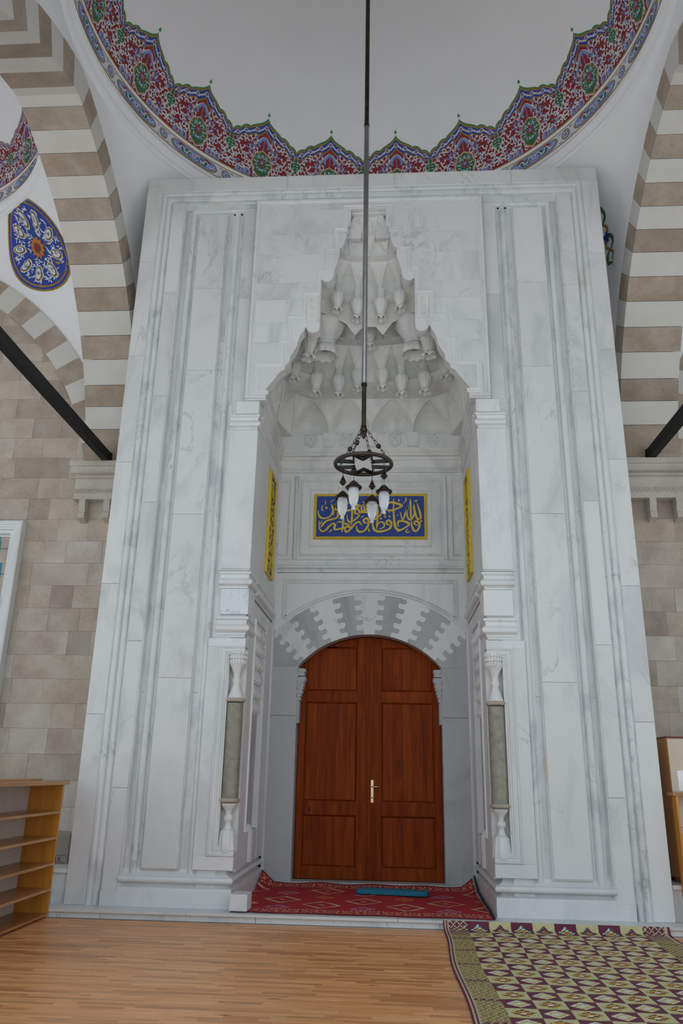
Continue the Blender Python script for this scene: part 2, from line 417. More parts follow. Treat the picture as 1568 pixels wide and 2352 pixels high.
def wall_arch(xa, xb, y0, y1, label, left):
    """arch ring lying against the wall plane between xa and xb"""
    h = (xb-xa)/2; sc = h/3.15; root = empty('trim_4' if left else 'trim_5', ((xa+xb)/2, y1, ZS)); tag(root, kind='structure')
    N = 15; ts = [k/N for k in range(N+1)]
    for side in (0, 1):
        for k in range(N):
            mb = MB(); a = []; K = 3
            for i in range(K+1):
                t = ts[k]+(ts[k+1]-ts[k])*i/K; p = apt(t); q = apt(t, .36)
                if k == N-1 and i == K: q = (3.15, q[1]); p = (3.15, p[1])
                a.append((p, q))
            X = (lambda d: xa+d*sc) if side == 0 else (lambda d: xb-d*sc)
            vs = []
            for p, q in a: vs += [(X(p[0]), y0, p[1]), (X(q[0]), y0, q[1]), (X(q[0]), y1, q[1]), (X(p[0]), y1, p[1])]
            fs = []
            for j in range(K):
                for i in range(4):
                    f = (j*4+i, (j+1)*4+i, (j+1)*4+(i+1)%4, j*4+(i+1)%4); fs.append(f if side == 0 else tuple(reversed(f)))
            fs += [(0,1,2,3) if side == 0 else (3,2,1,0), (K*4+3,K*4+2,K*4+1,K*4) if side == 0 else (K*4,K*4+1,K*4+2,K*4+3)]
            mb.add(vs, fs)
            o = mb.build('voussoir', TRAV if k % 2 == 0 else CREAM, root)
    return root
BL = (-10.46, XL0); BM = (XL1, XR0); BR = (XR1, 10.7)
wall_arch(BL[0], BL[1], 1.28, 1.50, 'banded wall arch over the stone wall, left bay', True)
wall_arch(BR[0], BR[1], 1.28, 1.50, 'banded wall arch at the right edge behind the black tie beam', False)

# --- domes on pendentives
def bay(x0, x1, name, rimr, zc=9.61):
    cx, cy = ((x0+x1)/2 if name != 'ceiling' else 0.007), (YW+YF)/2-.02
    hx, hy = (x1-x0)/2, (YW-YF)/2
    ZR = 9.30; RR = rimr+.05
    def sq(th):
        dx, dy = math.cos(th), math.sin(th)
        tx = ((x1-cx) if dx > 0 else (cx-x0))/max(1e-6, abs(dx)); ty = ((YW-cy) if dy > 0 else (cy-YF))/max(1e-6, abs(dy))
        r = min(tx, ty); px, py = cx+dx*r, cy+dy*r
        if tx < ty: d = min(YW-py, py-YF)*3.15/hy
        else: d = min(px-x0, x1-px)*3.15/hx
        return r, zext(max(0, d))-.06
    def surf(th, t):
        rs, zs = sq(th); rs = rs+.01
        zt = ZR; t2 = t
        z = zs+(zt-zs)*t
        if rs > RR: r = math.sqrt(max(0, rs*rs-(rs*rs-RR*RR)*(t2**(4.5 if name == 'ceiling' else 2.0))))
        else: r = rs+(RR-rs)*t2
        return cx+r*math.cos(th), cy+r*math.sin(th), z
    mb = MB(); NT = 240; NV = 14
    vs = [surf(2*PI*k/NT, i/NV) for k in range(NT) for i in range(NV+1)]
    fs = [(k*(NV+1)+i, k*(NV+1)+i+1, ((k+1)%NT)*(NV+1)+i+1, ((k+1)%NT)*(NV+1)+i) for k in range(NT) for i in range(NV)]
    mb.add(vs, fs)
    pn = mb.build('pendentives' if name == 'ceiling' else name+'_pendentives', PLAST, None, smooth=True); 
    dm = MB()
    prof = [(RR, ZR), (RR-.045, ZR+.015), (RR-.06, ZR+.05), (RR-.045, ZR+.085), (RR-.03, ZR+.09), (RR-.03, ZR+.13), (RR-.075, ZR+.15), (RR-.09, ZR+.19), (RR-.07, ZR+.235), (RR-.05, ZR+.25), (rimr, zc)]
    dm.lathe(prof, cx, cy, 0, 160)
    rim = dm.build('rim_moulding', PLAST, None, smooth=True, auto=40)
    d2 = MB(); d2.lathe([(rimr*math.cos(a), zc+rimr*math.sin(a)) for a in [PI/2*k/40 for k in range(41)]], cx, cy, 0, 160)
    dome = d2.build(name, PLASTD, None, smooth=True); tag(dome, kind='structure')
    pn.parent = dome; rim.parent = dome
    return dome, cx, cy, rimr, surf, sq
dome, dcx, dcy, dR, dsurf, dsq = bay(*BM, 'ceiling', 3.30)
domeL, lcx, lcy, lR, lsurf, lsq = bay(*BL, 'ceiling_left_bay', 3.20)
domeR, rcx, rcy, rR, rsurf, rsq = bay(*BR, 'ceiling_right_bay', 3.20)
for d in (domeL, domeR): tag(d, kind='structure')
MB().box(-11.3, -11.0, YF-.7, 3.0, 4.2, 9.7).build('light_block_left', CREAM)['kind'] = 'structure'; MB().box(11.2, 11.5, YF-.7, 3.0, 4.2, 9.7).build('light_block_right', CREAM)['kind'] = 'structure'  # unseen end slabs, added to cut the light reaching the side bays
# --- back wall of travertine blocks
bw = MB()
bw.box(-11, -2.95, 1.42, 3.0, -.06, 9.7); bw.box(2.95, 11.2, 1.42, 3.0, -.06, 9.7)
bw.box(-2.95, 2.95, 2.6, 3.0, -.06, 9.7); bw.box(-2.95, 2.95, 1.5, 3.0, 9.2, 9.7)
wall = bw.build('wall_back', MORTAR); tag(wall, kind='structure')
CH = .307; blk = {}
def block_mesh(L):
    if L not in blk:
        mb = MB().bbox(0, L-.0015, 0, .04, 0, CH-.0015, .0015); t = mb.build('stone_block', WALLST); blk[L] = t.data; bpy.data.objects.remove(t)
    return blk[L]
R2 = random.Random(11)
for side, (xa, xb) in (('l', (-6.3, -2.97)), ('r', (2.97, 5.6))):
    z = 4.614-CH*14+.003; 
    while z < 8.3:
        x = xa+R2.uniform(-.3, 0)
        while x < xb:
            L = R2.choice([.3, .42, .5, .62, .78])
            if x+L > xb: L2 = round(xb-x, 2); L = L2 if L2 > .08 else 0
            if L <= 0: break
            if not (side == 'l' and x+L < -4.75 and z < 4.45):
                o = ob('stone_block', block_mesh(L), wall); o.location = (x, 1.38+R2.uniform(-.002, .003), z)
            x += L
        z += CH
# front arcade (behind the camera's view, closes the portico)
fw_ = MB()
fw_.box(-11, 11.2, YF-.7, YF-.02, 9.2, 9.7)
for (a, b) in (BL, BM, BR):
    sc = (b-a)/6.3; pts = [(a+apt(k/24)[0]*sc, apt(k/24)[1]) for k in range(25)]+[(b-apt(k/24)[0]*sc, apt(k/24)[1]) for k in range(24, -1, -1)]
    for k in range(len(pts)-1):
        p, q = pts[k], pts[k+1]
        if abs(p[0]-q[0]) < 1e-5: continue
        fw_.add([(p[0], YF-.02, p[1]), (q[0], YF-.02, q[1]), (q[0], YF-.02, 9.2), (p[0], YF-.02, 9.2), (p[0], YF-.7, p[1]), (q[0], YF-.7, q[1]), (q[0], YF-.7, 9.2), (p[0], YF-.7, 9.2)],
                [(3,2,1,0), (4,5,6,7), (0,1,5,4)])
for a, b in ((XL0, XL1), (XR0, XR1), (-11, BL[0]), (BR[1], 11.2)): fw_.box(a, b, YF-.7, YF-.02, 5.4, 9.2)
tag(fw_.build('wall_front', CREAM), kind='structure')
for k, x in enumerate(((XL0+XL1)/2, (XR0+XR1)/2)):
    cb = empty('portico_column', (x, YF-.36, -.06)); tag(cb, ['round pale marble column carrying the arcade, left of the camera', 'round pale marble column carrying the arcade, right of the camera'][k], 'column')
    MB().lathe([(0, 0), (.46, 0), (.46, .12), (.40, .18), (.42, .24), (.33, .3)], 0, 0, 0, 32).build('base', MARB, cb, smooth=True, auto=40, local=True)
    MB().lathe([(.32, .3), (.30, 4.6)], 0, 0, 0, 32).build('shaft', MARB, cb, smooth=True, local=True)
    MB().lathe([(.30, 4.6), (.33, 4.65), (.31, 4.7), (.36, 4.95), (.44, 5.2), (.44, 5.24)], 0, 0, 0, 32).build('capital', MARBC, cb, smooth=True, auto=40, local=True)
    MB().box(-.45, .45, -.42, .36, 5.24, 5.46).build('abacus', CREAM, cb, local=True)

# --- low marble ledge beside the portal
for s, lab in ((-1, 'low white marble ledge between the shoe rack and the portal'), (1, 'low white marble ledge right of the portal, behind the mat')):
    le = empty('marble_ledge', (s*3.8, .2, HS)); tag(le, lab, 'ledge', 'marble ledges beside the portal')
    m1 = MB().box(s*3.035, s*6.0, .06, 1.375, HS, .365); m1.build('riser', MARB2, le)
    m2 = MB().box(s*3.035, s*6.0, .03, 1.375, .365, .405); m2.build('top', MARBW, le, bevel=.004)

# ================================================================== PORTAL
PT = empty('marble_portal', (0, .6, HS)); tag(PT, 'tall carved white marble portal with stalactite niche around the wooden door', 'portal')
W, HT = 3.021, 9.091
# carcass behind the facing
m = MB()
m.box(-W+.004, -1.50, .13, 1.375, HS, HT-.004); m.box(1.50, W-.004, .13, 1.375, HS, HT-.004); m.box(-1.5, 1.5, .13, 1.375, 8.62, HT-.004)
m.box(-1.5, 1.5, 1.0, 1.375, 8.5, 8.62)
m.build('core', MARB2, PT)
# outer flat band, slab by slab
def slabs(x0, x1, y0, y1, zs, mats, name='facing_slab', c=.002):
    for k in range(len(zs)-1):
        mb = MB().bbox(x0, x1, y0, y1, zs[k]+.0012, zs[k+1]-.0012, c)
        both(name, mb, mats, PT)
slabs(-W, -2.82, 0, .14, [HS, 1.95, 3.4, 4.9, 6.35, 7.75, 8.88], MARB)
slabs(-2.66, -2.49, .03, .14, [HS, 1.2, 2.75, 4.4, 5.8, 7.3, 8.70], MARB)
slabs(-2.49, -1.66, .095, .14, [HS+.24, 2.2, 4.3, 6.6, 8.62], MARB2, c=.0005)
zsD = [.43, 2.35, 4.25, 6.15, 7.35, 8.50]
slabs(-2.27, -1.90, .035, .14, zsD, MARB)
slabs(-2.285, -1.885, .055, .14, [.415, 8.515], MARB, 'panel_step')
slabs(-1.67, -1.50, .05, .14, [5.72, 7.2, 8.60], MARB)
for xa, xb in ((-W, -1.1), (-1.1, .35), (.35, 1.9), (1.9, W)):
    MB().bbox(xa+.0012, xb-.0012, 0, .14, 8.88, HT, .002).build('facing_slab', MARB, PT)
MB().box(-2.66, 2.66, .04, .14, 8.60, 8.72).build('facing_slab', MARB2, PT)
# outer moulding: bead, fillet and hollow, mitred over the top
def halfround(a0, a1, y0, h, n=8): return [(a0+(a1-a0)*(1-math.cos(PI*k/n))/2, y0+h*math.sin(PI*k/n)) for k in range(n+1)]
prM = [(0, -.10), (0, -.004)]+halfround(-.012, -.075, -.012, .024)+[(-.078, -.03), (-.088, -.03), (-.092, -.02)]+[(-.092-.05*math.sin(PI/2*k/6)+0, -.02-.035*(1-math.cos(PI/2*k/6))) for k in range(1, 7)]+[(-.15, -.05), (-.163, -.05), (-.163, -.13)]
Upath = [(-2.82, 0, HS), (-2.82, 0, 8.88), (2.82, 0, 8.88), (2.82, 0, HS)]
MB().sweep(Upath, prM, FR).build('outer_moulding', MARB2, PT, smooth=True, auto=35)
# second field edge and first torus
prE = [(0, -.10), (0, -.028)]+halfround(-.004, -.02, -.03, .008, 4)+[(-.024, -.04), (-.03, -.095), (-.03, -.12)]
MB().sweep([(-2.49, 0, .235), (-2.49, 0, 8.70), (2.49, 0, 8.70), (2.49, 0, .235)], prE, FR).build('field_edge', MARB, PT, smooth=True, auto=35)
def torus_prof(r, y0): return [(-r*1.6, y0-.03), (-r*1.6, y0)]+[(-r*math.cos(PI*k/10), y0+r*1.05*math.sin(PI*k/10)) for k in range(11)]+[(r*1.6, y0), (r*1.6, y0-.03)]
def tor_joint(path, r, name='torus'):
    mb = MB().sweep(path, torus_prof(r, -.092), FR); return mb
JB = [(-1.318, -.0, .30)]
both('torus', tor_joint([(-2.365, 0, .325), (-2.365, 0, 8.60), (-1.50, 0, 8.60)], .042), MARB2, PT, smooth=True, auto=40)
both('torus', tor_joint([(-1.765, 0, .34), (-1.765, 0, 8.58)], .038), MARB2, PT, smooth=True, auto=40)
prS = [(0, -.13), (0, -.05), (-.012, -.045), (-.018, -.035), (-.018, -.0)]
both('strip_edge', MB().sweep([(-1.665, 0, .36), (-1.665, 0, 8.58)], [(-.01, -.13), (-.01, -.06), (.004, -.048), (.012, -.06), (.012, -.1)], FR), MARB, PT)
# base: plinth course and base torus, wrapping round the corner into the recess
plan = [(-2.49, 0), (-1.318, 0), (-1.318, .24), (-1.318, 1.95)]
def wrap(prof, z, plan_, name, mat=MARBW, **k):
    mb = MB().sweep([(x, y, z) for x, y in plan_], prof, (0, 0, -1)); return both(name, mb, mat, PT, smooth=True, auto=35, **k)
def hr(z0, z1, out, base, n=8): return [(base+out*math.sin(PI*k/n), -(z0+(z1-z0)*(1-math.cos(PI*k/n))/2)) for k in range(n+1)]
# profiles are (outwards, downwards): go from bottom to top => second value is -(height)
prBase = [(-.1, 0), (.0, 0), (.0, -.145), (-.001, -.155), (-.004, -.175), (-.03, -.185)]+[(-.03-.03*math.sin(PI*k/6), -(.185+.03*k/6)) for k in range(1, 6)]+[(-.03, -.215)]+hr(.218, .285, .045, -.035)+[(-.04, -.29), (-.06, -.30), (-.078, -.32), (-.085, -.345), (-.1, -.345)]
wrap(prBase, HS, plan, 'base_moulding')
both('facing_slab', MB().bbox(-2.66, -2.49, 0.0, .14, HS, HS+.15, .001), MARB, PT)
# pier between the inner torus and the opening
JX = -1.318
def pier(z0, z1, x0, x1, yf, mat, name='pier_slab', yb=.197, c=.004):
    return both(name, MB().bbox(x0, x1, yf, yb, z0, z1, c), mat, PT)
pier(HS, 2.80, -1.70, -1.5, .045, MARB)
pier(2.80, 5.72, -1.70, JX-.02, .045, MARB, yb=.26)
pier(.43, .56, -1.735, JX, .012, MARBW, c=.003)          # lower panel, bottom rail
pier(.56, 2.70, -1.735, -1.60, .012, MARB, c=.003)
pier(2.70, 2.79, -1.735, JX, .012, MARBW, c=.003)
# nested frame round the colonnette niche
prN = [(0, -.05), (0, .004), (-.006, .010), (-.016, .010), (-.022, .0), (-.03, -.004), (-.05, -.004), (-.055, .002), (-.068, .002), (-.072, -.012), (-.09, -.014), (-.095, -.05)]
both('niche_frame', MB().sweep([(JX-.002, 0.006, .56), (-1.60, 0.006, .56), (-1.60, 0.006, 2.70), (JX-.002, 0.006, 2.70)], prN, FR), MARBW, PT, smooth=True, auto=35)
both('niche_back', MB().box(-1.535, -1.49, .03, .185, .6, 2.68).box(-1.535, JX-.006, .18, .24, .565, 2.69), MARBC, PT)
both('niche_floor', MB().box(-1.51, JX-.004, .02, .199, .562, .60), MARBC, PT)
# stacked mouldings and blocks of the pier
def mould(z0, z1, out=.035):
    h = z1-z0
    return [(-.05, 0), (-.012, 0), (-.012, -h*.10), (.0, -h*.14)]+hr(h*.16, h*.55, out, 0)+[(-.004, -h*.58), (-.010, -h*.66), (-.002, -h*.80), (.018, -h*.88), (.018, -h), (-.05, -h)]
planP = [(-1.66, .02), (JX, .02), (JX, .42)]
wrap(mould(2.83, 3.03), 2.83, planP, 'moulding_band')
wrap(mould(3.36, 3.55), 3.36, planP, 'moulding_band')
wrap(mould(5.33, 5.52, .03), 5.33, planP, 'moulding_band')
a = MB().bbox(-1.63, JX+.008, -.0, .245, 3.055, 3.345, .003)
a.build('pier_block', MARBB, PT); a.mirror().build('pier_block', MARBW, PT)
pier(3.58, 5.31, -1.655, JX+.004, .006, MARBW, 'pier_panel')
pier(3.565, 5.325, -1.68, JX, .022, MARBW, 'pier_panel_step')
pier(5.53, 5.70, -1.60, JX+.004, .006, MARBW, 'pier_block')
# tympanum: slabs by courses with a stepped and lobed opening
EDGE = [(1.235,5.70),(1.24,5.85),(1.18,5.93),(1.13,6.0),(1.08,6.08),(1.02,6.12),(1.015,6.17),(.965,6.22),(.955,6.30),(.91,6.38),(.875,6.45),(.865,6.52),(.84,6.60),(.80,6.66),(.775,6.72),(.768,6.70),(.75,6.665),(.72,6.64),(.68,6.63),(.64,6.64),(.61,6.665),(.60,6.70),(.60,7.40),(.585,7.41),(.56,7.385),(.525,7.375),(.49,7.385),(.46,7.41),(.445,7.45),(.43,7.55),(.40,7.65),(.375,7.74),(.37,7.88),(.335,7.89),(.31,7.99),(.285,8.06),(.28,8.21),(.235,8.23),(.23,8.50)]
def cut(z0, z1):
    out = []
    E_ = EDGE
    for k in range(len(E_)-1):
        (xa, za), (xb, zb) = E_[k], E_[k+1]
        for zc in (z0, z1):
            if (za-zc)*(zb-zc) < 0:
                t = (zc-za)/(zb-za); out.append((k+t, xa+(xb-xa)*t, zc))
        if z0 <= za <= z1: out.append((k, xa, za))
    if z0 <= E_[-1][1] <= z1: out.append((len(E_)-1, *E_[-1]))
    out.sort(); return [(x, z) for _, x, z in out]
TZ = [5.70, 6.15, 6.5, 6.78, 7.12, 7.37, 7.80, 8.12, 8.50]
for k in range(len(TZ)-1):
    z0, z1 = TZ[k]+.0008, TZ[k+1]-.0008
    e = cut(TZ[k], TZ[k+1])
    # keep only a non-self-crossing run (points outside the course are clamped)
    poly = [(-1.49, z0)]+[(-x, min(max(z, z0), z1)) for x, z in e]+[(-1.49, z1)]
    yf = -.02
    mb = MB().prism(poly, yf, .13)
    both('tympanum_slab', mb, MARB, PT)
MB().bbox(-1.49, 1.49, -.02, .13, 8.501, 8.66, .002).build('tympanum_slab', MARB, PT)
# rim and stepped frame of the tympanum
both('tympanum_frame', MB().sweep([(-1.235, -.02, 5.72), (-1.49, -.02, 5.72), (-1.49, -.02, 8.66), (0, -.02, 8.66)], [(.0, -.12), (0, .022), (-.02, .026), (-.035, .020), (-.045, .006), (-.06, .004), (-.066, -.01)], FR), MARB, PT, smooth=True, auto=35)
STEP = [(-1.21,5.78),(-1.39,5.78),(-1.39,6.20),(-1.10,6.20),(-1.10,6.53),(-1.005,6.53),(-1.005,6.87),(-.83,6.87),(-.83,7.215),(-.655,7.215),(-.655,7.56),(-.56,7.56),(-.56,7.88),(-.445,7.88),(-.445,8.20),(-.325,8.20),(-.325,8.56),(0,8.56)]
prT = [(.012, -.03), (.008, .006), (0, .014), (-.012, .014), (-.02, .006), (-.05, .006), (-.055, -.002), (-.062, -.03)]
both('stepped_frame', MB().sweep([(x, -.02, z) for x, z in STEP], prT, FR), MARBW, PT, smooth=True, auto=30)
# carved plaques beside the drops
def plaque(x0, x1, z0, z1, y):
    mb = MB().bbox(x0, x1, y-.006, y+.02, z0, z1, .003); cx = (x0+x1)/2
    for k in range(3):
        zc = z0+(z1-z0)*(.2+.3*k)
        for s in (-1, 1):
            mb.tube([(cx+s*.03*math.cos(a)*(1-a/9), y-.008, zc+.035*math.sin(a)*(1-a/9)) for a in [PI*2*i/12*1.2 for i in range(12)]], .004, 5)
    return mb
both('carved_plaque', plaque(-.775, -.625, 6.80, 7.16, -.024), MARBC, PT)
# ---- side walls and back wall of the recess
for xa, xb in ((-1.42, -.35), (-.347, .62), (.623, 1.42)): MB().box(xa, xb, .302, 2.3, HS-.026, HS).build('recess_floor_slab', MARB, PT, bevel=.002)
YB = 1.967
JW = MB()
for z0, z1, xj in ((HS, 2.83, -1.318), (2.83, 5.72, -1.318)):
    pass
def jamb(z0, z1, ya, yb, x, mat, name='jamb_slab', th=.1, c=.003):
    mb = MB()
    pts = [(ya, z0), (yb, z0), (yb, z1), (ya, z1)]
    ins = [(ya+c, z0+c), (yb-c, z0+c), (yb-c, z1-c), (ya+c, z1-c)]
    mb.add([(x-th, p[0], p[1]) for p in pts]+[(x-c, p[0], p[1]) for p in pts]+[(x, p[0], p[1]) for p in ins],
           [(8,9,10,11), (3,2,1,0)]+[f for k in range(4) for f in ((k, (k+1)%4, 4+(k+1)%4, 4+k), (4+k, 4+(k+1)%4, 8+(k+1)%4, 8+k))])
    return both(name, mb, mat, PT)
jamb(HS, 5.75, .2, YB+.2, -1.40, MARB, 'jamb_core', .09)
jamb(.40, 2.80, .198, .50, -1.321, MARBW)
jamb(.40, .742, .50, 1.50, -1.330, MARBW)
jamb(.75, 2.80, .50, .612, -1.326, MARBW); jamb(.75, 2.80, 1.388, 1.50, -1.326, MARBW)
jamb(.40, 3.30, 1.50, YB, -1.322, MARBW)
jamb(2.80, 3.30, .198, 1.50, -1.326, MARBW)
jamb(3.55, 5.50, .198, 1.02, -1.322, MARB)
jamb(3.55, 5.50, 1.68, YB, -1.322, MARB)
jamb(3.55, 3.74, 1.02, 1.68, -1.322, MARB); jamb(5.28, 5.50, 1.02, 1.68, -1.322, MARB)
jamb(3.74, 5.28, 1.02, 1.68, -1.33, MARBW)
jamb(3.03, 3.60, .245, .47, -1.324, MARBW)
# moulding that runs along the side walls
mbm = MB().sweep([(-1.318, .50, 3.34), (-1.318, YB, 3.34)], mould(0, .22, .04), (0, 0, -1))
both('side_moulding', mbm, MARBW, PT, smooth=True, auto=35)
# shallow side niche with stepped stalactite head
both('side_niche_frame', MB().sweep([(-1.32, .62, .75), (-1.32, .62, 3.1), (-1.32, 1.38, 3.1), (-1.32, 1.38, .75)], [(0, -.08), (0, .012), (.012, .012), (.016, 0), (.028, 0), (.032, -.01), (.032, -.08)], (1, 0, 0)), MARBW, PT)
both('side_niche_back', MB().box(-1.40, -1.375, .62, 1.38, .7, 3.1), GREY, PT)
mn = MB()
for k in range(6):
    z = 3.05-.17*k; hw = .36-.045*abs(k-5)*0-.0; d = .055-.008*k
    for i in range(5):
        yc = .62+.76*(i+.5)/5
        mn.add([(-1.385+d+.02, yc-.07, z), (-1.385+d+.02, yc+.07, z), (-1.385, yc+.07, z-.17), (-1.385, yc-.07, z-.17), (-1.385+d+.045, yc, z-.10), (-1.385, yc-.07, z), (-1.385, yc+.07, z)],
               [(0,4,1), (0,3,4), (1,4,2), (3,2,4), (0,1,6,5), (5,3,0), (1,2,6)])
both('side_niche_stalactites', mn, MARBC, PT)
both('corner_block', MB().lathe([(0, 0), (.11, 0), (.11, .30), (.09, .37), (.05, .40), (0, .40)], -1.40, 1.0, .42, 24), MARBW, PT, smooth=True, auto=40)

# back wall
GREYB = MB().box(-1.5, 1.5, YB+.02, 2.58, 2.6, 9.0)
GREYB2 = MB().box(-1.5, -.985, YB+.02, 2.58, HS, 2.75).box(.985, 1.5, YB+.02, 2.58, HS, 2.75)
acz1, ar1 = 1.897, 1.273                                    # door arch, intrados
acz2, ar2 = 1.86, 1.86                                      # extrados
def ipt(th): return (ar1*math.sin(th), acz1+ar1*math.cos(th))
mb = MB()                                                    # masonry above the door opening, cut to the arch
N = 24; TH0 = math.asin(.945/ar1)
pts = [ipt(-TH0+2*TH0*k/N) for k in range(N+1)]
for k in range(N):
    p, q = pts[k], pts[k+1]
    mb.add([(p[0], YB+.02, p[1]), (q[0], YB+.02, q[1]), (q[0], YB+.02, 5.5), (p[0], YB+.02, 5.5), (p[0], 2.16, p[1]), (q[0], 2.16, q[1])], [(3,2,1,0), (0,1,5,4)])
mb.box(-1.5, -.945, YB+.02, 2.5, 2.7, 5.5); mb.box(.945, 1.5, YB+.02, 2.5, 2.7, 5.5); mb.box(-1.5, 1.5, YB+.02, 2.5, 5.4, 5.9); mb.box(-1.5, 1.5, YB+.25, 2.5, 5.9, 9.0)
mb.build('back_wall_core', GREY, PT)
MB().box(-1.5, 1.5, 2.42, 2.58, HS, 5.5).build('back_wall_backing', GREY, PT)
# grey door jambs
both('door_jamb', MB().bbox(-1.30, -.952, YB-.012, 2.42, HS, 2.09, .003), GREY, PT)
both('door_jamb', MB().bbox(-1.30, -.952, YB-.012, 2.42, 2.093, 2.735, .003), GREY, PT)
both('jamb_strip', MB().box(-1.33, -1.295, YB-.03, YB+.1, HS, 5.5), MARB, PT)
MB().box(-.955, .955, YB-.02, 2.16, HS, HS+.035).build('threshold', GREY, PT, bevel=.003)
# corbelled brackets under the arch springing
cbp = [(-.955, 2.705), (-.865, 2.705), (-.865, 2.665), (-.88, 2.655), (-.872, 2.60), (-.89, 2.59), (-.885, 2.535), (-.872, 2.50), (-.885, 2.47), (-.885, 2.43), (-.90, 2.41), (-.905, 2.36), (-.92, 2.35), (-.925, 2.29), (-.94, 2.28), (-.945, 2.0), (-.955, 2.0)]
cb_ = MB()
for (x0, x1, z0, z1, y0) in [(-.96, -.862, 2.66, 2.705, 1.955), (-.96, -.872, 2.61, 2.66, 1.965), (-.96, -.858, 2.55, 2.60, 1.975), (-.96, -.868, 2.52, 2.55, 1.955), (-.96, -.876, 2.47, 2.52, 1.965), (-.96, -.885, 2.43, 2.47, 1.955), (-.96, -.895, 2.38, 2.43, 1.965), (-.96, -.905, 2.34, 2.38, 1.955), (-.96, -.917, 2.29, 2.34, 1.965), (-.96, -.93, 2.0, 2.29, 1.97)]:
    cb_.box(x0, x1, y0, 2.15, z0, z1)
    for i in range(4): cb_.box(x1-.004, x1+.010, y0+.012+i*.045, y0+.036+i*.045, z0+.004, z1-.004)
both('jamb_bracket', cb_, GREY, PT)
# joggled voussoirs of the door arch
TH_B = [math.radians(a) for a in (5.2, 14.8, 25.2, 35.4, 44.7)]
def jog(th):
    """interlocking joint from intrados to extrados, along the ray at angle th"""
    d = Vector((math.sin(th), math.cos(th))); t = Vector((math.cos(th), -math.sin(th)))
    a = Vector((0, 1.88)); r0 = 1.29; 
    # distances along the ray to both arcs
    def hit(cz, R):
        o = Vector((0, 1.88-cz)); b = o.dot(d); return -b+math.sqrt(b*b-(o.length_squared-R*R))
    r0, r1 = hit(acz1, ar1), hit(acz2, ar2)
    if abs(d.x*r1) > 1.30:
        r1 = 1.30/abs(d.x)
    L = (r1-r0); nt_ = 4; u = L/nt_; pts = []
    k_ = 1.0
    for i in range(nt_):
        b = r0+u*i; w_ = .042
        pts += [(b+u*f, w_*o) for f, o in ((.02,-.9),(.12,-1.15),(.36,-1.15),(.45,-.9),(.475,-.5),(.44,0),(.445,.5),(.50,.9),(.60,1.15),(.84,1.15),(.94,.9),(.965,.5),(.93,0),(.94,-.5))]
    pts[0] = (r0, -w_*.9); pts.append((r1, -w_*.5))
    return [a+d*r+t*(o*(1 if th > 0 else -1)) for r, o in pts]
joints = [jog(-t) for t in reversed(TH_B)]+[jog(t) for t in TH_B]
colr = [GREYV, MARBW, GREYV, MARBW, GREYV, MARBW, GREYV, MARBW, GREYV, MARBW, GREYV]
colr = ['w', 'g', 'w', 'g', 'W', 'g', 'w', 'g', 'w']
# nine stones between the ten joints; the outermost joint pair bounds the white skewbacks
import mathutils
def stone_poly(ja, jb, ta, tb):
    """closed polygon: up joint a, along the extrados, down joint b, along the intrados"""
    P = [tuple(p) for p in ja]
    def arc_pts(cz, R, p, q, n=6):
        a0 = math.atan2(p[0], p[1]-cz); a1 = math.atan2(q[0], q[1]-cz)
        return [(R*math.sin(a0+(a1-a0)*k/n), cz+R*math.cos(a0+(a1-a0)*k/n)) for k in range(1, n)]
    P += arc_pts(acz2, ar2, ja[-1], jb[-1]); P += [tuple(p) for p in reversed(jb)]; P += arc_pts(acz1, ar1, jb[0], ja[0])
    return P
def tess_prism(poly, y0, y1):
    tri = mathutils.geometry.tessellate_polygon([[Vector((p[0], p[1], 0)) for p in poly]])
    n = len(poly); vs = [(p[0], y0, p[1]) for p in poly]+[(p[0], y1, p[1]) for p in poly]; mb = MB(); fs = []
    area = sum(poly[k][0]*poly[(k+1)%n][1]-poly[(k+1)%n][0]*poly[k][1] for k in range(n))
    for t in tri:
        a, b, c = [poly[i] for i in t]
        cr_ = (b[0]-a[0])*(c[1]-a[1])-(b[1]-a[1])*(c[0]-a[0])
        fs.append(tuple(t) if cr_ > 0 else (t[0], t[2], t[1]))
    for k in range(n):
        j = (k+1)%n; fs.append((k, k+n, j+n, j) if area > 0 else (j, j+n, k+n, k))
    return mb.add(vs, fs)
for k in range(9):
    ja, jb = joints[k], joints[k+1]
    poly = stone_poly(ja, jb, 0, 0)
    yf = YB-.012
    tess_prism(poly, yf, YB+.19).build('arch_voussoir', GREYV if colr[k] == 'g' else MARB, PT)
# grey skewbacks below the outermost joints
jb = joints[0]
poly = [(-1.30, 2.735), (-.95, 2.735)]+[tuple(p) for p in jb]+[(-1.30, jb[-1][1])]
sk = tess_prism(poly, YB-.012, YB+.19); both('arch_skewback', sk, GREYV, PT)
# white spandrel field over the arch, cut to the extrados
ex = [(ar2*math.sin(a), acz2+ar2*math.cos(a)) for a in [-.772+1.544*k/28 for k in range(29)]]
poly = [(-1.30, ex[0][1])]+ex+[(1.30, ex[-1][1]), (1.30, 4.02), (-1.30, 4.02)]
tess_prism(poly, YB-.012, YB+.03).build('spandrel_slab', MARB, PT)
prA = [(0, -.01), (0, .012), (.006, .016), (.018, .016), (.024, .004), (.036, .004), (.042, .016), (.056, .016), (.062, -.01)]
exa = [(1.872*math.sin(a), YB-.012, 1.872+1.872*math.cos(a)) for a in [-.66+1.32*k/40 for k in range(41)]]
prA2 = [(a, b) for a, b in prA]
fr_in = [(-1.195, YB-.012, exa[0][2]+.03), (-1.195, YB-.012, 3.93), (1.195, YB-.012, 3.93), (1.195, YB-.012, exa[-1][2]+.03)]
MB().sweep(exa, prA, FR).build('arch_moulding', MARB, PT, smooth=True, auto=30)
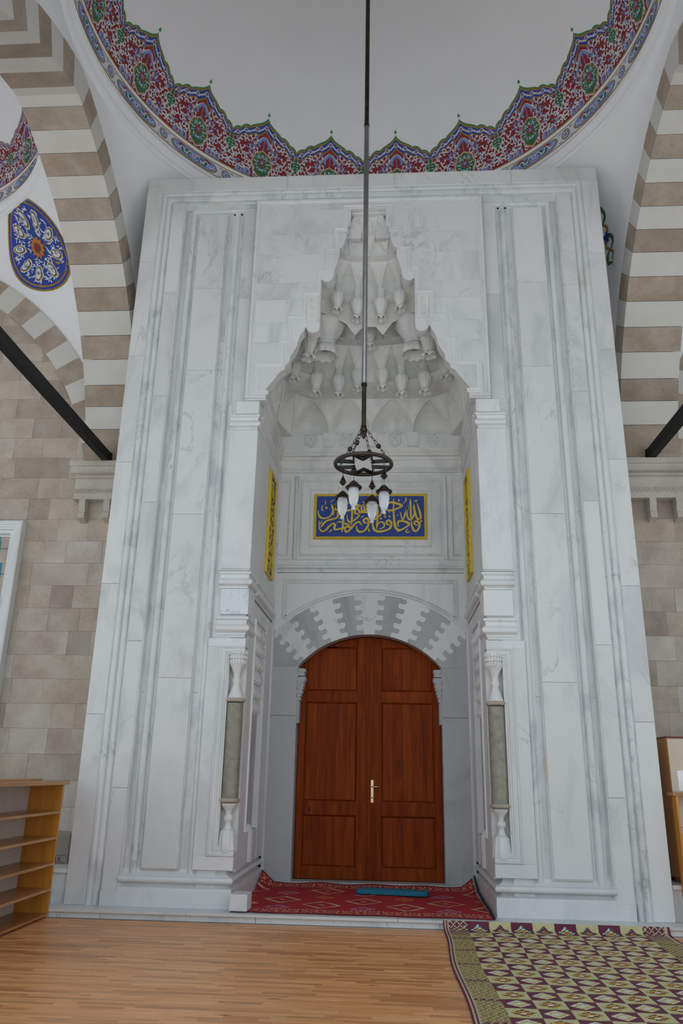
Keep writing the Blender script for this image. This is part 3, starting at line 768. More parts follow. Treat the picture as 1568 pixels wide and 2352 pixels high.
MB().sweep(fr_in, [(-a, b) for a, b in reversed(prA)], FR).build('spandrel_frame', MARB, PT, smooth=True, auto=30)
# string course, framed inscription field
def hband(z0, z1, prof, name, mat=MARB):
    MB().sweep([(-1.30, YB, z0), (1.30, YB, z0)], prof, (0, 0, -1)).build(name, mat, PT, smooth=True, auto=30)
hband(4.03, 4.25, [(-.02, 0), (.012, 0), (.012, -.03), (.022, -.04)]+hr(.05, .10, .03, .012)+[(.012, -.11), (.004, -.13), (.004, -.17), (.02, -.19), (-.02, -.2)], 'string_course', MARB2)
MB().box(-1.30, 1.30, YB+.0, YB+.03, 4.22, 5.52).build('inscription_field', MARB, PT)
prI = [(0, -.02), (0, .014), (-.012, .018), (-.03, .008), (-.036, -.02)]
def frame(x0, x1, z0, z1, y, prof, name, mat=MARB): MB().sweep([(x0, y, z0), (x0, y, z1), (x1, y, z1), (x1, y, z0)], prof, FR, closed=True).build(name, mat, PT, smooth=True, auto=30)
frame(-1.0, 1.0, 4.27, 5.40, YB, prI, 'inscription_frame'); frame(-.86, .86, 4.40, 5.27, YB+.0, [(0, -.02), (0, .01), (-.01, .014), (-.02, .01), (-.02, -.02)], 'inscription_frame')
both('torus', MB().sweep([(-1.06, YB-.0, 4.22), (-1.06, YB-.0, 5.46)], [(-.04, -.03)]+[(-.032*math.cos(PI*k/8), .032*math.sin(PI*k/8)) for k in range(9)]+[(.04, -.03)], FR), MARB2, PT, smooth=True, auto=40)
both('side_panel_frame', MB().sweep([(-1.31, YB, 4.27), (-1.14, YB, 4.27), (-1.14, YB, 5.40), (-1.31, YB, 5.40)], [(-a, b) for a, b in reversed(prI)], FR), MARB, PT)
# crowning cornice around three sides
planC = [(-1.318, .25), (-1.318, YB), (1.318, YB), (1.318, .25)]
prC = [(-.03, 0), (.004, 0), (.004, -.02)]+hr(.03, .075, .022, .006)+[(.012, -.085), (.03, -.10), (.03, -.115), (.002, -.125), (.002, -.225), (.02, -.235), (.03, -.26), (.018, -.28)]+hr(.285, .335, .024, .03)+[(.036, -.345), (.055, -.36), (.055, -.40), (-.05, -.40)]
MB().sweep([(x, y, 5.48) for x, y in planC], prC, (0, 0, -1)).build('cornice', MARBC, PT, smooth=True, auto=30)
# ---- colonnettes at the corners of the opening
def col_prof():
    cx, cy = -1.408, .088
    sh = MB().lathe([(.088, 0), (.088, .98)], cx, cy, 1.11, 28)
    rg = []
    for z in (1.075, 2.10): rg.append(MB().lathe([(0, 0), (.095, 0), (.108, .01), (.112, .022), (.108, .034), (.095, .044), (0, .044)], cx, cy, z, 28))
    cap = MB().lathe([(.088, 0), (.080, .02), (.050, .10), (.034, .15), (.040, .165), (.046, .185), (.040, .205), (.034, .22), (.040, .27), (.062, .32), (.085, .36), (.092, .37)], cx, cy, 2.145, 40,
        rib=lambda i, r, z, a: (r*(1+.07*math.cos(8*(a+z*6)) if 0 < i < 11 else r/r*r if False else 1)*1.0 if i in (0, 11) else r*(1+.09*math.cos(8*(a+z*5))), z))
    for k in range(3):
        z = 2.515+.05*k; r = .090+.006*k
        for i in range(16):
            a = 2*PI*i/16
            cap.lathe([(0, 0), (.015, 0), (.015, .035), (.008, .045), (0, .046)], cx+r*math.cos(a)*.9, cy+r*math.sin(a)*.9, z, 6)
        cap.lathe([(0, 0), (r*.92, 0), (r*.92, .05), (0, .05)], cx, cy, z, 16)
    bs = MB().lathe([(0, -.005), (.085, -.005), (.078, -.03), (.05, -.06), (.032, -.09), (.030, -.12), (.046, -.135), (.050, -.155), (.046, -.175), (.032, -.19), (.034, -.22), (.055, -.27), (.072, -.30), (.076, -.33), (.076, -.34), (0, -.34)], cx, cy, 1.075, 28)
    bl = MB().lathe([(.088, 0), (.092, .03), (.078, .19), (.05, .22), (0, .22)], cx, cy, .60, 32, rib=lambda i, r, z, a: (r*(1+.07*(1 if math.cos(10*a) > 0 else -1)) if i in (1, 2) else r, z))
    return sh, rg, cap, bs, bl
sh, rg, cap, bs, bl = col_prof()
for mir in (0, 1):
    f = (lambda q: q.mirror()) if mir else (lambda q: q)
    s_ = f(sh).build('colonnette_shaft', GREEN, PT, smooth=True); s_['label'] = 'grey green stone shaft'
    for g_ in rg: f(g_).build('collar', BEIGE, s_, smooth=True, auto=40)['label'] = 'pinkish beige ring'
    f(cap).build('capital', MARBC, s_, smooth=True, auto=50); f(bs).build('vase_base', MARBW, s_, smooth=True, auto=50); f(bl).build('fluted_foot', MARBW, s_, smooth=True, auto=50)

# ---- stalactite (muqarnas) hood: tiers of pointed cells on ribs, each tier leaning further out
def poly_at(pts, s):
    k = max(0, min(len(pts)-2, int(math.floor(s)))); t = s-k
    return Vector(pts[k]).lerp(Vector(pts[k+1]), max(0, min(1, t)))
def sym(h): return h+[(-x, y, z) for x, y, z in reversed(h) if abs(x) > 1e-6]
def tier(name, L, A, depth, wpow=1.7, over=1.5, fold=.5, ns=14, nv=16, mat=MARBC, ribr=.011):
    """L: n+1 rib feet, A: n cell tips above and between them"""
    n = len(L)-1; tips = [Vector(L[0])]; Z = A[0][2]; A0 = [tuple(a) for a in A]
    ext = [(2*Vector(A0[0])-Vector(A0[1]))]+[Vector(a) for a in A0]+[(2*Vector(A0[-1])-Vector(A0[-2]))] if len(A0) > 1 else None
    mb = MB(); S = n*ns; vs = []
    for i in range(nv+1):
        t = i/nv; g = t**over
        for j in range(S+1):
            s_ = j/ns; lo = poly_at(L, s_); hi = poly_at(ext, s_+.5)
            p = Vector((lo.x+(hi.x-lo.x)*g, lo.y+(hi.y-lo.y)*g, lo.z+(hi.z-lo.z)*t))
            c = min(n-1, int(s_)); q = abs(s_-(c+.5))/.5; wt = max(1e-3, 1-t**wpow)
            a = poly_at(L, max(0, s_-.3)); b = poly_at(L, min(n, s_+.3)); d = b-a; nrm = Vector((-d.y, d.x, 0))
            nrm = nrm.normalized() if nrm.length > 1e-6 else Vector((0, 1, 0))   # points away from the opening
            if q < wt:
                u = q/wt; e = (1-u**2.2)*(1-fold)+fold*(1-u)
                p += nrm*depth*e*min(1, wt*1.4)*(0.35+.65*math.sin(PI*min(1, t*1.05+.12)))
            else:
                u = (1-q)/max(1e-3, 1-wt); p -= nrm*.018*(1-abs(1-u))*math.sin(PI*t)
            vs.append(p)
    fs = [(i*(S+1)+j, i*(S+1)+j+1, (i+1)*(S+1)+j+1, (i+1)*(S+1)+j) for i in range(nv) for j in range(S)]
    mb.add(vs, fs)
    rb = MB()
    for c in range(n):
        for sd in (-1, 1):
            P = []
            for i in range(0, 13):
                t = i/12; g = t**over; wt = 1-t**wpow; s_ = c+.5+sd*.5*wt
                lo = poly_at(L, s_); hi = poly_at(ext, s_+.5); p = Vector((lo.x+(hi.x-lo.x)*g, lo.y+(hi.y-lo.y)*g, lo.z+(hi.z-lo.z)*t))
                a = poly_at(L, max(0, s_-.3)); b = poly_at(L, min(n, s_+.3)); d = b-a; nr = Vector((-d.y, d.x, 0)).normalized(); P.append(p-nr*.004)
            rb.tube(P, ribr, 6)
    for v_, f_ in ((rb.v, rb.f),): mb.add(v_, f_)
    return mb.build(name, mat, PT, smooth=True, auto=28)
def soffit(name, A, B, drop=0, N=60, mat=MARBC):
    mb = MB(); vs = []
    for k in range(N+1):
        a = poly_at(A, (len(A)-1)*k/N); b = poly_at(B, (len(B)-1)*k/N); vs += [a, b]
    fs = [(2*k, 2*k+1, 2*k+3, 2*k+2) for k in range(N)]
    mb.add(vs, fs); return mb.build(name, mat, PT)
# wall band under the hood, with shields
y0w = 1.955
MB().box(-1.33, 1.33, y0w, y0w+.06, 5.86, 6.12).build('frieze_slab', MARB, PT)
both('frieze_slab', MB().box(-1.36, -1.305, .12, y0w+.05, 5.86, 6.12), MARB, PT)
L1 = sym([(-1.30,.14,6.10),(-1.30,.75,6.10),(-1.30,1.38,6.10),(-1.17,1.95,6.10),(-.61,1.95,6.10),(0,1.95,6.10)])
A1 = sym([(-1.20,.42,6.62),(-1.18,1.02,6.62),(-1.12,1.60,6.62),(-.88,1.80,6.62),(-.31,1.80,6.62)])
tier('muqarnas_tier', L1, A1, .17, 2.4, 1.5, .1, ribr=.014)
both('frieze_corner', MB().add([(-1.31,1.36,6.09),(-1.31,1.97,6.09),(-1.165,1.97,6.09),(-1.31,1.36,6.12),(-1.31,1.97,6.12),(-1.165,1.97,6.12)], [(0,1,2),(5,4,3),(0,2,5,3),(0,3,4,1),(1,4,5,2)]), MARBC, PT)
A1e = [(-1.22,.12,6.62)]+A1+[(1.22,.12,6.62)]
L2 = sym([(-1.16,.14,6.72),(-1.13,.60,6.72),(-1.07,1.05,6.72),(-.76,1.32,6.72),(-.45,1.43,6.72),(-.18,1.48,6.72)])
soffit('muqarnas_soffit', A1e, L2)
A2 = sym([(-1.0,.30,7.16),(-.95,.70,7.16),(-.80,1.0,7.16),(-.54,1.14,7.16),(-.30,1.20,7.16),(0,1.22,7.16)])
tier('muqarnas_tier', L2, A2, .19, 1.6, 1.5, .55)
A2e = [(-1.02,.12,7.16)]+A2+[(1.02,.12,7.16)]
L3 = sym([(-.92,.13,7.14),(-.80,.58,7.14),(-.60,.86,7.14),(-.22,1.0,7.14),(0,1.06,7.14)])
soffit('muqarnas_soffit', A2e, L3)
A3 = sym([(-.78,.32,7.42),(-.66,.62,7.42),(-.38,.80,7.42),(-.11,.88,7.42)])
tier('muqarnas_tier', L3, A3, .18, 1.6, 1.4, .5)
A3e = [(-.80,.12,7.42)]+A3+[(.80,.12,7.42)]
KL = sym([(-.69,.11,7.27),(-.66,.50,7.27),(-.50,.64,7.28),(-.31,.68,7.19),(-.19,.72,7.03),(-.09,.70,7.15)])
KU = sym([(-.69,.11,7.46),(-.64,.48,7.46),(-.47,.60,7.46),(-.31,.63,7.46),(-.19,.64,7.46),(-.08,.63,7.46)])
soffit('muqarnas_soffit', A3e, [(x, y, 7.40) for x, y, z in KL], N=44)
# star-shaped ledge: its vertical face and the sloping top behind it
mb = MB(); N = 44
vs = []
for k in range(N+1):
    t = (len(KL)-1)*k/N; a = poly_at(KL, t); b = poly_at(KU, t); vs += [a, b, Vector((a.x, a.y, 7.405)), ]
    vs[-1] = Vector((a.x*1.02, a.y+.03, 7.40))
mb.add(vs, [f for k in range(N) for f in ((3*k, 3*k+3, 3*k+4, 3*k+1), (3*k, 3*k+2, 3*k+5, 3*k+3))]); mb.build('star_ledge', MARBC, PT, auto=20, smooth=True)
L5 = sym([(-.60,.11,7.50),(-.42,.44,7.50),(-.155,.53,7.50)])
soffit('muqarnas_soffit', KU, L5, N=44)
A5 = sym([(-.44,.22,7.95),(-.26,.36,7.95),(0,.38,7.95)])
tier('muqarnas_tier', L5, A5, .13, 1.8, 1.6, .5)
A5e = [(-.46,.10,7.95)]+A5+[(.46,.10,7.95)]
L6 = sym([(-.42,.10,7.98),(-.25,.27,7.98),(0,.31,7.98)])
soffit('muqarnas_soffit', A5e, L6, N=24)
A6 = sym([(-.27,.14,8.25),(-.10,.20,8.25)])
tier('muqarnas_tier', L6, A6, .08, 1.6, 1.6, .6)
A6e = [(-.28,.09,8.25)]+A6+[(.28,.09,8.25)]
L7 = sym([(-.26,.09,8.27),(-.09,.16,8.27)]); soffit('muqarnas_soffit', A6e, L7, N=20)
A7 = sym([(-.12,.10,8.49),(0,.12,8.49)]); tier('muqarnas_tier', L7, A7, .04, 1.4, 1.5, .4)
MB().box(-.30, .30, .05, .20, 8.47, 8.52).build('hood_cap', MARBC, PT)
both('hood_backing', MB().box(-.30, -.10, .135, .20, 8.15, 8.52), MARBC, PT)
# pendants with petalled mouths
def pendant(x, y, zb, sc=1.0, top=.12):
    """zb is the lip height; body rises above it"""
    K = 1.62; P = [(.020, .045), (.030, .020), (.046, .0), (.050, .008), (.043, .030), (.031, .052), (.030, .060), (.034, .085), (.047, .14), (.056, .19), (.058, .225), (.050, .25), (.036, .27), (.034, .27+top)]
    n = len(P)
    def rib(i, r, z, a):
        if i in (1, 2, 3, 4): return r*(1+.16*math.cos(6*a)), z+(.016*math.cos(6*a) if i in (2, 3) else 0)
        if 7 <= i <= 11: return r*(1+.05*math.cos(12*a)), z
        return r, z
    mb = MB().lathe([(r*sc*K, z*sc*1.18) for r, z in P], x, y, zb, 48, rib=rib); mb.lathe([(0, .05*sc), (.022*sc, .045*sc)], x, y, zb, 12)
    return mb.build('pendant', MARBC, PT, smooth=True, auto=60)
for x, y, z, sc, tp in [(-.18,1.46,6.60,1.0,.1),(.18,1.46,6.60,1.0,.1),(-.45,1.40,6.46,1.05,.1),(.45,1.40,6.46,1.05,.1),(-.765,1.31,6.45,1.05,.1),(.775,1.31,6.45,1.05,.1),(-1.05,1.10,6.56,1.0,.1),(1.05,1.10,6.56,1.0,.1),
                    (-.80,.58,6.60,1.2,.26),(.80,.58,6.61,1.2,.26),(.0,1.06,7.04,1.1,.05),(-.42,.44,7.235,.95,.1),(.415,.44,7.235,.95,.1),(-.155,.53,7.155,1.0,.12),(.165,.53,7.155,1.0,.12)]:
    pendant(x, y, z, sc, tp)
def big_pendant(x, y, zb):
    P = [(.06, .10), (.085, .05), (.104, .0), (.110, .006), (.108, .06), (.088, .125), (.072, .138), (.084, .145), (.086, .165), (.074, .180), (.085, .205), (.13, .29), (.165, .38), (.170, .46), (.15, .54)]
    P = [(r*1.55, z*1.12) for r, z in P]
    def rib(i, r, z, a):
        if i in (1, 2, 3, 4): return r*(1+.05*math.cos(10*a)), z-(.020*abs(math.cos(5*a)) if i in (2, 3) else 0)
        if i >= 10: return r*(1+.055*math.cos(8*(a+z*2.2))), z
        return r, z
    mb = MB().lathe(P, x, y, zb, 64, rib=rib); mb.lathe([(0, .11), (.055, .10)], x, y, zb, 12)
    return mb.build('large_pendant', MARBC, PT, smooth=True, auto=60)
big_pendant(-.60, .84, 6.80); big_pendant(.61, .84, 6.80)
# shields and blind arches of the lowest tier
def shield(x, z):
    mb = MB(); o = [(-.085,.11),(-.06,.085),(-.03,.10),(0,.085),(.03,.10),(.06,.085),(.085,.11),(.075,.05),(.09,0),(.08,-.06),(0,-.115),(-.08,-.06),(-.09,0),(-.075,.05)]
    P3 = [(x+a, y0w-.006, z+b) for a, b in o]; mb.tube(P3, .012, 6, closed=True)
    for s in (-1, 1):
        mb.tube([(x+s*(.03+.022*math.cos(a)), y0w-.004, z+.0+.025*math.sin(a)) for a in [PI*2*i/10 for i in range(10)]], .005, 5, closed=True)
        mb.tube([(x+s*.01, y0w-.004, z-.08), (x+s*.045, y0w-.006, z-.045), (x+s*.05, y0w-.004, z-.02)], .005, 5)
        mb.tube([(x, y0w-.004, z+.02), (x+s*.03, y0w-.006, z+.06), (x+s*.055, y0w-.004, z+.07)], .005, 5)
    return mb.build('carved_shield', MARBC, PT, smooth=True)
for x in (-.88, -.355, .355, .885): shield(x, 6.03)
for x in (-.61, 0, .61):
    mb = MB().prism([(x-.10, 6.14), (x-.075, 6.0), (x-.075, 5.92), (x+.075, 5.92), (x+.075, 6.0), (x+.10, 6.14)], y0w-.02, y0w+.01)
    mb.prism([(x-.05, 6.10), (x-.05, 5.94), (x+.05, 5.94), (x+.05, 6.10)], y0w-.026, y0w-.01)
    mb.build('rib_foot', MARBC, PT)

# ================================================================== DOOR
dr = MB(); D = tag(MB().box(-.952, .952, 2.30, 2.33, HS+.03, 3.2).build('door_1', DOORW), kind='structure')
YD = 2.19
def zarch(x, inset=0): return acz1+math.sqrt((ar1-inset)**2-x*x)
def leaf(s):
    root = MB()
    x0, x1 = (-.945, -.045) if s < 0 else (.045, .945)     # leaf field
    xs = [x0, x0+.085, x1-.115, x1] if s < 0 else [x0, x0+.115, x1-.085, x1]
    def piece(a, b, z0, z1, yf, name='stile', c=.004, par=None):
        """vertical board, its top cut to the arch when z1 is None"""
        mb = MB(); n = 8; P = [(a, z0), (b, z0)]
        if z1 is None: P += [(b+(a-b)*k/n, zarch(b+(a-b)*k/n, .004)) for k in range(n+1)]
        else: P += [(b, z1), (a, z1)]
        mb.prism(P, yf, yf+.04); return mb.build(name, DOORW, par, bevel=c)
    lf = piece(x0, x1, HS+.037, None, YD+.028, 'door_leaf', 0, D)
    inner = (xs[1], xs[2])
    piece(xs[0], xs[1], HS+.037, None, YD, 'stile', .003, lf); piece(xs[2], xs[3], HS+.037, None, YD, 'stile', .003, lf)
    for z0, z1 in ((HS+.037, .255), (.875, 1.035), (2.295, 2.435), (3.03 if True else 0, None)):
        piece(inner[0]+.001, inner[1]-.001, z0, z1, YD, 'rail', .003, lf)
    for z0, z1 in ((.255, .875), (1.035, 2.295), (2.435, 3.03)):
        w_ = inner[1]-inner[0]; e = .022; nb = 5
        for k in range(nb):
            a = inner[0]+e+(w_-2*e)*k/nb; b = inner[0]+e+(w_-2*e)*(k+1)/nb
            piece(a+.0006, b-.0006, z0+e, z1-e, YD+.010, 'panel_board', .0015, lf)
        m2 = MB().sweep([(inner[0], YD+.02, z0), (inner[0], YD+.02, z1), (inner[1], YD+.02, z1), (inner[1], YD+.02, z0)], [(0, -.005), (0, .016), (-.008, .012), (-.012, .004), (-.02, -.005)], FR, closed=True)
        m2.build('panel_moulding', DOORW, lf)
    return lf
lfL, lfR = leaf(-1), leaf(1)
MB().prism([(-.045, HS+.037), (.045, HS+.037), (.045, 3.16), (-.045, 3.16)], YD-.004, YD+.04).build('meeting_stile', DOORW, D, bevel=.004)
MB().prism([(-.012, HS+.037), (.014, HS+.037), (.014, 3.163), (-.012, 3.163)], YD-.022, YD).build('cover_strip', DOORW, D, bevel=.006)
hd = MB(); hd.lathe([(0,0)], 0, 0)if False else None
hd.bbox(.026, .062, YD-.008, YD-.004, 1.03, 1.31, .002); hb = hd.build('handle_plate', BRASS, lfR, bevel=.003); hb['label'] = 'brass backplate'
lv = MB().tube([(.044, YD-.008, 1.225), (.044, YD-.05, 1.225), (.052, YD-.058, 1.226), (.10, YD-.06, 1.228), (.145, YD-.058, 1.226)], [.009, .009, .009, .008, .006], 10).build('lever_handle', CHROME, lfR, smooth=True); lv['label'] = 'bright metal lever handle'
MB().lathe([(0,0),(.009,0),(.009,.006),(0,.006)], 0, 0, 0, 12).build('keyhole', BLKSTEEL, lfR).matrix_parent_inverse = Matrix.Translation((.044, YD-.010, 1.09)) @ Matrix.Rotation(PI/2, 4, 'X')
MB().box(-.012, .012, YD-.028, YD-.02, .13, .30).build('floor_bolt', DOORW, D, bevel=.003)

# ================================================================== INSCRIPTIONS
def catmull(pts, n=6):
    if len(pts) < 3: return pts
    P = [pts[0]]+list(pts)+[pts[-1]]; out = []
    for k in range(1, len(P)-2):
        for i in range(n):
            t = i/n; o = []
            for d in (0, 1):
                a, b, c, e = P[k-1][d], P[k][d], P[k+1][d], P[k+2][d]
                o.append(.5*((2*b)+(-a+c)*t+(2*a-5*b+4*c-e)*t*t+(-a+3*b-3*c+e)*t**3))
            out.append(tuple(o))
    out.append(tuple(pts[-1])); return out
def ribbon(mb, pts, wd, fn, h, taper=.35, n=5, nib=True, mi=0):
    """raised stroke; fn(u, v, height) -> 3D point"""
    P = catmull(pts, n) if len(pts) > 2 else [tuple(Vector(pts[0]).lerp(Vector(pts[1]), k/4)) for k in range(5)]
    N = len(P); vs = []
    for k, p in enumerate(P):
        a = P[max(0, k-1)]; b = P[min(N-1, k+1)]; d = Vector((b[0]-a[0], b[1]-a[1]))
        d = d.normalized() if d.length > 1e-9 else Vector((1, 0)); nx, ny = -d.y, d.x
        e = min(k, N-1-k)/max(1, N-1); w_ = wd*.5*(taper+(1-taper)*min(1, e*5))
        if nib: w_ *= .72+.40*abs(d.x*.5+d.y*.86)
        vs += [fn(p[0]+nx*w_, p[1]+ny*w_, 0), fn(p[0]+nx*w_, p[1]+ny*w_, h), fn(p[0]-nx*w_, p[1]-ny*w_, h), fn(p[0]-nx*w_, p[1]-ny*w_, 0)]
    fs = []
    for k in range(N-1):
        for i in range(3): fs.append((k*4+i, (k+1)*4+i, (k+1)*4+i+1, k*4+i+1))
    fs += [(0, 1, 2, 3), ((N-1)*4+3, (N-1)*4+2, (N-1)*4+1, (N-1)*4)]
    mb.add(vs, fs, mi)
def dot(mb, x, y, r, fn, h): 
    c = [(x-r, y), (x, y-r), (x+r, y), (x, y+r)]
    mb.add([fn(a, b, h) for a, b in c]+[fn(a, b, 0) for a, b in c], [(3,2,1,0)]+[(k, (k+1)%4, 4+(k+1)%4, 4+k) for k in range(4)])
STROKES = [
 (20, [(125,300),(130,350),(160,392),(215,402),(270,383),(303,340),(313,290),(303,245),(290,215)]), (12, [(190,228),(172,262),(176,298),(194,300)]), (10, [(215,172),(214,228)]), (12, [(275,192),(322,160)]),
 (19, [(290,215),(306,270),(324,275),(331,222),(338,285),(356,290),(372,300)]), (24, [(366,180),(380,300),(372,385),(320,412),(250,430),(212,455),(178,500),(160,520)]),
 (25, [(372,290),(440,306),(500,302),(560,288),(610,268),(656,236),(600,228),(545,204),(490,202)]), (18, [(400,300),(415,335),(440,330)]),
 (24, [(142,470),(146,530),(185,572),(232,552),(270,505),(318,472),(345,492),(335,530),(352,548),(400,540),(455,528),(522,492),(470,474),(402,447),(362,466)]), (12, [(182,435),(152,485)]), (12, [(146,432),(141,480)]),
 (21, [(441,322),(446,450),(434,580)]), (21, [(556,200),(559,330),(551,492)]), (9, [(388,405),(410,385)]),
 (22, [(495,358),(503,425),(535,452),(590,425),(640,375),(652,325),(628,284),(600,296),(596,335),(640,346),(690,330)]),
 (24, [(470,520),(478,566),(508,574),(560,520),(610,463),(650,452),(680,492)]), (17, [(470,510),(540,520),(560,500)]),
 (20, [(702,190),(738,216),(752,262),(722,306),(682,300),(680,250),(712,216)]), (18, [(692,192),(730,196),(762,208)]), (22, [(660,318),(730,325),(792,320)]), (20, [(715,235),(712,300)]),
 (24, [(620,500),(622,548),(660,578),(720,560),(765,492),(765,428),(735,402),(706,430),(726,463),(766,455)]), (12, [(668,396),(712,368)]), (15, [(772,530),(770,552),(784,576)]),
 (23, [(786,368),(800,408),(845,420),(876,392),(882,300),(880,190)]), (20, [(876,392),(912,370),(938,310),(930,262),(902,232)]), (16, [(930,330),(958,262),(948,228)]),
 (26, [(820,405),(820,480),(842,550),(900,574),(980,562),(1038,532),(1055,470),(1030,432),(1000,442),(1004,480),(1052,490)]), (19, [(884,400),(870,540)]), (18, [(876,505),(918,452),(962,468),(962,515),(900,545)]),
 (26, [(972,250),(1000,292),(1060,300),(1122,280),(1192,242),(1130,212),(1060,196),(1012,220),(1000,262)]), (12, [(1032,300),(1030,335)]),
 (25, [(1087,152),(1085,300),(1095,450),(1112,528),(1155,556),(1205,538),(1282,482),(1222,444),(1152,442),(1136,478),(1150,515)]), (15, [(1210,210),(1243,172),(1240,132)]), (8, [(1122,376),(1150,354)]),
 (19, [(1168,320),(1184,388),(1206,418),(1236,335),(1266,250),(1252,340),(1270,405),(1300,424),(1330,390),(1347,330),(1332,245)]), (22, [(1299,152),(1301,300),(1306,405)]),
 (21, [(1343,215),(1360,345),(1388,412),(1426,400),(1415,320),(1382,210)]), (9, [(1344,172),(1354,190),(1364,170),(1376,190),(1386,158)]),
 (24, [(1310,430),(1315,500),(1342,560),(1382,558),(1412,495),(1396,452),(1360,442),(1350,478),(1404,496)]), (14, [(1268,538),(1242,560),(1252,584),(1292,574)]), (15, [(268,582),(288,568),(303,545)]), (15, [(1140,560),(1150,578)])]
DOTS = [(228,265,17),(323,322,11),(323,348,11),(923,406,15),(1035,380,15),(974,350,14),(978,382,14),(1155,170,16),(1432,440,16),(945,370,0)]
ins = empty('calligraphy_panel', (0, YB-.012, 4.85)); tag(ins, 'blue rectangular calligraphy panel with gold frame above the door', 'calligraphy panel')
MB().bbox(-.78, .78, YB-.018, YB, 4.53, 5.165, .002).build('blue_ground', BLUEP, ins)
MB().sweep([(-.80, YB-.002, 4.51), (-.80, YB-.002, 5.185), (.80, YB-.002, 5.185), (.80, YB-.002, 4.51)], [(0, -.01), (0, .02), (-.006, .028), (-.014, .022), (-.020, .032), (-.032, .030), (-.038, .016), (-.038, -.01)], FR, closed=True).build('gold_frame', GOLD, ins, smooth=True, auto=25)
fnb = lambda u, v, h: ((u-788)/1433*1.6, YB-.018-h, 5.185-(v-83)/584*.675)
lt = MB()
for k_, (w_, p) in enumerate(STROKES): ribbon(lt, p, w_*1.12, fnb, .007+.0003*(k_*7 % 19))
for x, y, r in DOTS:
    if r: dot(lt, x, y, r*1.1, fnb, .008)
lt.build('gold_lettering', GOLD, ins, auto=40)
for s, lab in ((-1, 'tall gold framed navy panel on the left side wall of the recess'), (1, 'tall gold framed navy panel on the right side wall of the recess')):
    r0 = empty('calligraphy_panel', (s*1.32, 1.35, 4.5)); tag(r0, lab, 'calligraphy panel')
    mb = MB().box(s*1.335, s*1.315, 1.10, 1.60, 3.85, 5.2); mb.build('navy_ground', NAVY, r0)
    pr = [(0, -.01), (0, .02), (-.008, .03), (-.022, .026), (-.03, .012), (-.03, -.01)]
    P4 = [(s*1.32, 1.08, 3.82), (s*1.32, 1.08, 5.23), (s*1.32, 1.62, 5.23), (s*1.32, 1.62, 3.82)]
    if s > 0: P4 = P4[::-1]
    nrm = (-s, 0, 0)
    sg = Vector(nrm).cross(Vector(P4[1])-Vector(P4[0])); c_ = Vector((0, 1.35, 4.5))-Vector(P4[0])
    if sg.dot(Vector((0, c_.y, c_.z))) > 0: pr = [(-a, b) for a, b in pr]
    MB().sweep(P4, pr, nrm, closed=True).build('gold_frame', GOLD, r0, smooth=True, auto=25)
    lt = MB(); fn_ = lambda u, v, h: (s*(1.315-h), 1.10+.5*u, 3.85+1.35*v)
    rr = random.Random(5)
    for k in range(34):
        u, v = rr.uniform(.12, .88), .06+.88*k/34; a0 = rr.uniform(0, 6.28); r_ = rr.uniform(.05, .11); tn = rr.choice((-1, 1))*rr.uniform(3, 5)
        ribbon(lt, [(min(.93, max(.07, u+2.2*r_*(1-t*.6)*math.cos(a0+tn*t))), min(.97, max(.03, v+r_*(1-t*.6)*math.sin(a0+tn*t)))) for t in [i/6 for i in range(7)]], .030, fn_, .008, n=3)
    lt.build('gold_lettering', GOLD, r0)

# ================================================================== CHANDELIER
CX, CY = .036, -1.9
ch = empty('chandelier', (CX, CY, 4.40)); tag(ch, 'dark bronze ring chandelier with four frosted glass lamps on a long rod', 'chandelier')
def rod(r, z0, z1, mat, lab=None):
    o = MB().lathe([(0, z0), (r, z0), (r, z1), (0, z1)], CX, CY, 0, 20).build('rod', mat, ch, smooth=True, auto=40)
    if lab: o['label'] = lab
rod(.0215, 4.46, 4.90, BRONZE); rod(.026, 4.90, 8.01, STEEL, 'bare steel middle length of the rod'); rod(.0245, 8.01, 12.88, BRONZE)
MB().lathe([(0, 8.0), (.029, 8.0), (.029, 8.04), (0, 8.04)], CX, CY, 0, 16).lathe([(0, 4.885), (.028, 4.885), (.028, 4.915), (0, 4.915)], CX, CY, 0, 16).build('rod_sleeve', BRONZE, ch)['kind'] = 'stuff'
MB().lathe([(0, 4.335), (.006, 4.34), (.012, 4.35), (.022, 4.37), (.028, 4.385), (.028, 4.40), (.022, 4.405), (.030, 4.41), (.034, 4.42), (.034, 4.44), (.026, 4.447), (.024, 4.455), (.029, 4.462), (.029, 4.47), (.0215, 4.475)], CX, CY, 0, 24).build('hub', BRONZE, ch, smooth=True, auto=35)
ZR_ = 4.085; RR_ = .258
MB().tube([(CX+RR_*math.cos(2*PI*k/64), CY+RR_*math.sin(2*PI*k/64), ZR_) for k in range(64)], .019, 12, closed=True).build('ring', BRONZE2, ch, smooth=True)
def star_bar(p, q):
    p = Vector((CX+p[0], CY+p[1], ZR_)); q = Vector((CX+q[0], CY+q[1], ZR_)); d = (q-p).normalized(); n_ = Vector((-d.y, d.x, 0))*.006; u_ = Vector((0, 0, .017))
    vs = [p-n_-u_, p+n_-u_, p+n_+u_, p-n_+u_, q-n_-u_, q+n_-u_, q+n_+u_, q-n_+u_]
    MB().add(vs, [(0,1,2,3), (7,6,5,4), (0,4,5,1), (1,5,6,2), (2,6,7,3), (3,7,4,0)]).build('star_bar', BLKSTEEL, ch)
for s_ in (1, -1):
    for t_ in (1, -1):
        star_bar((s_*.082, t_*.232), (0, t_*.125)); star_bar((s_*.232, t_*.082), (s_*.086, t_*.062)); star_bar((s_*.084, t_*.23), (s_*.082, t_*.062))
    star_bar((s_*.084, -.065), (s_*.084, .065)) if False else None
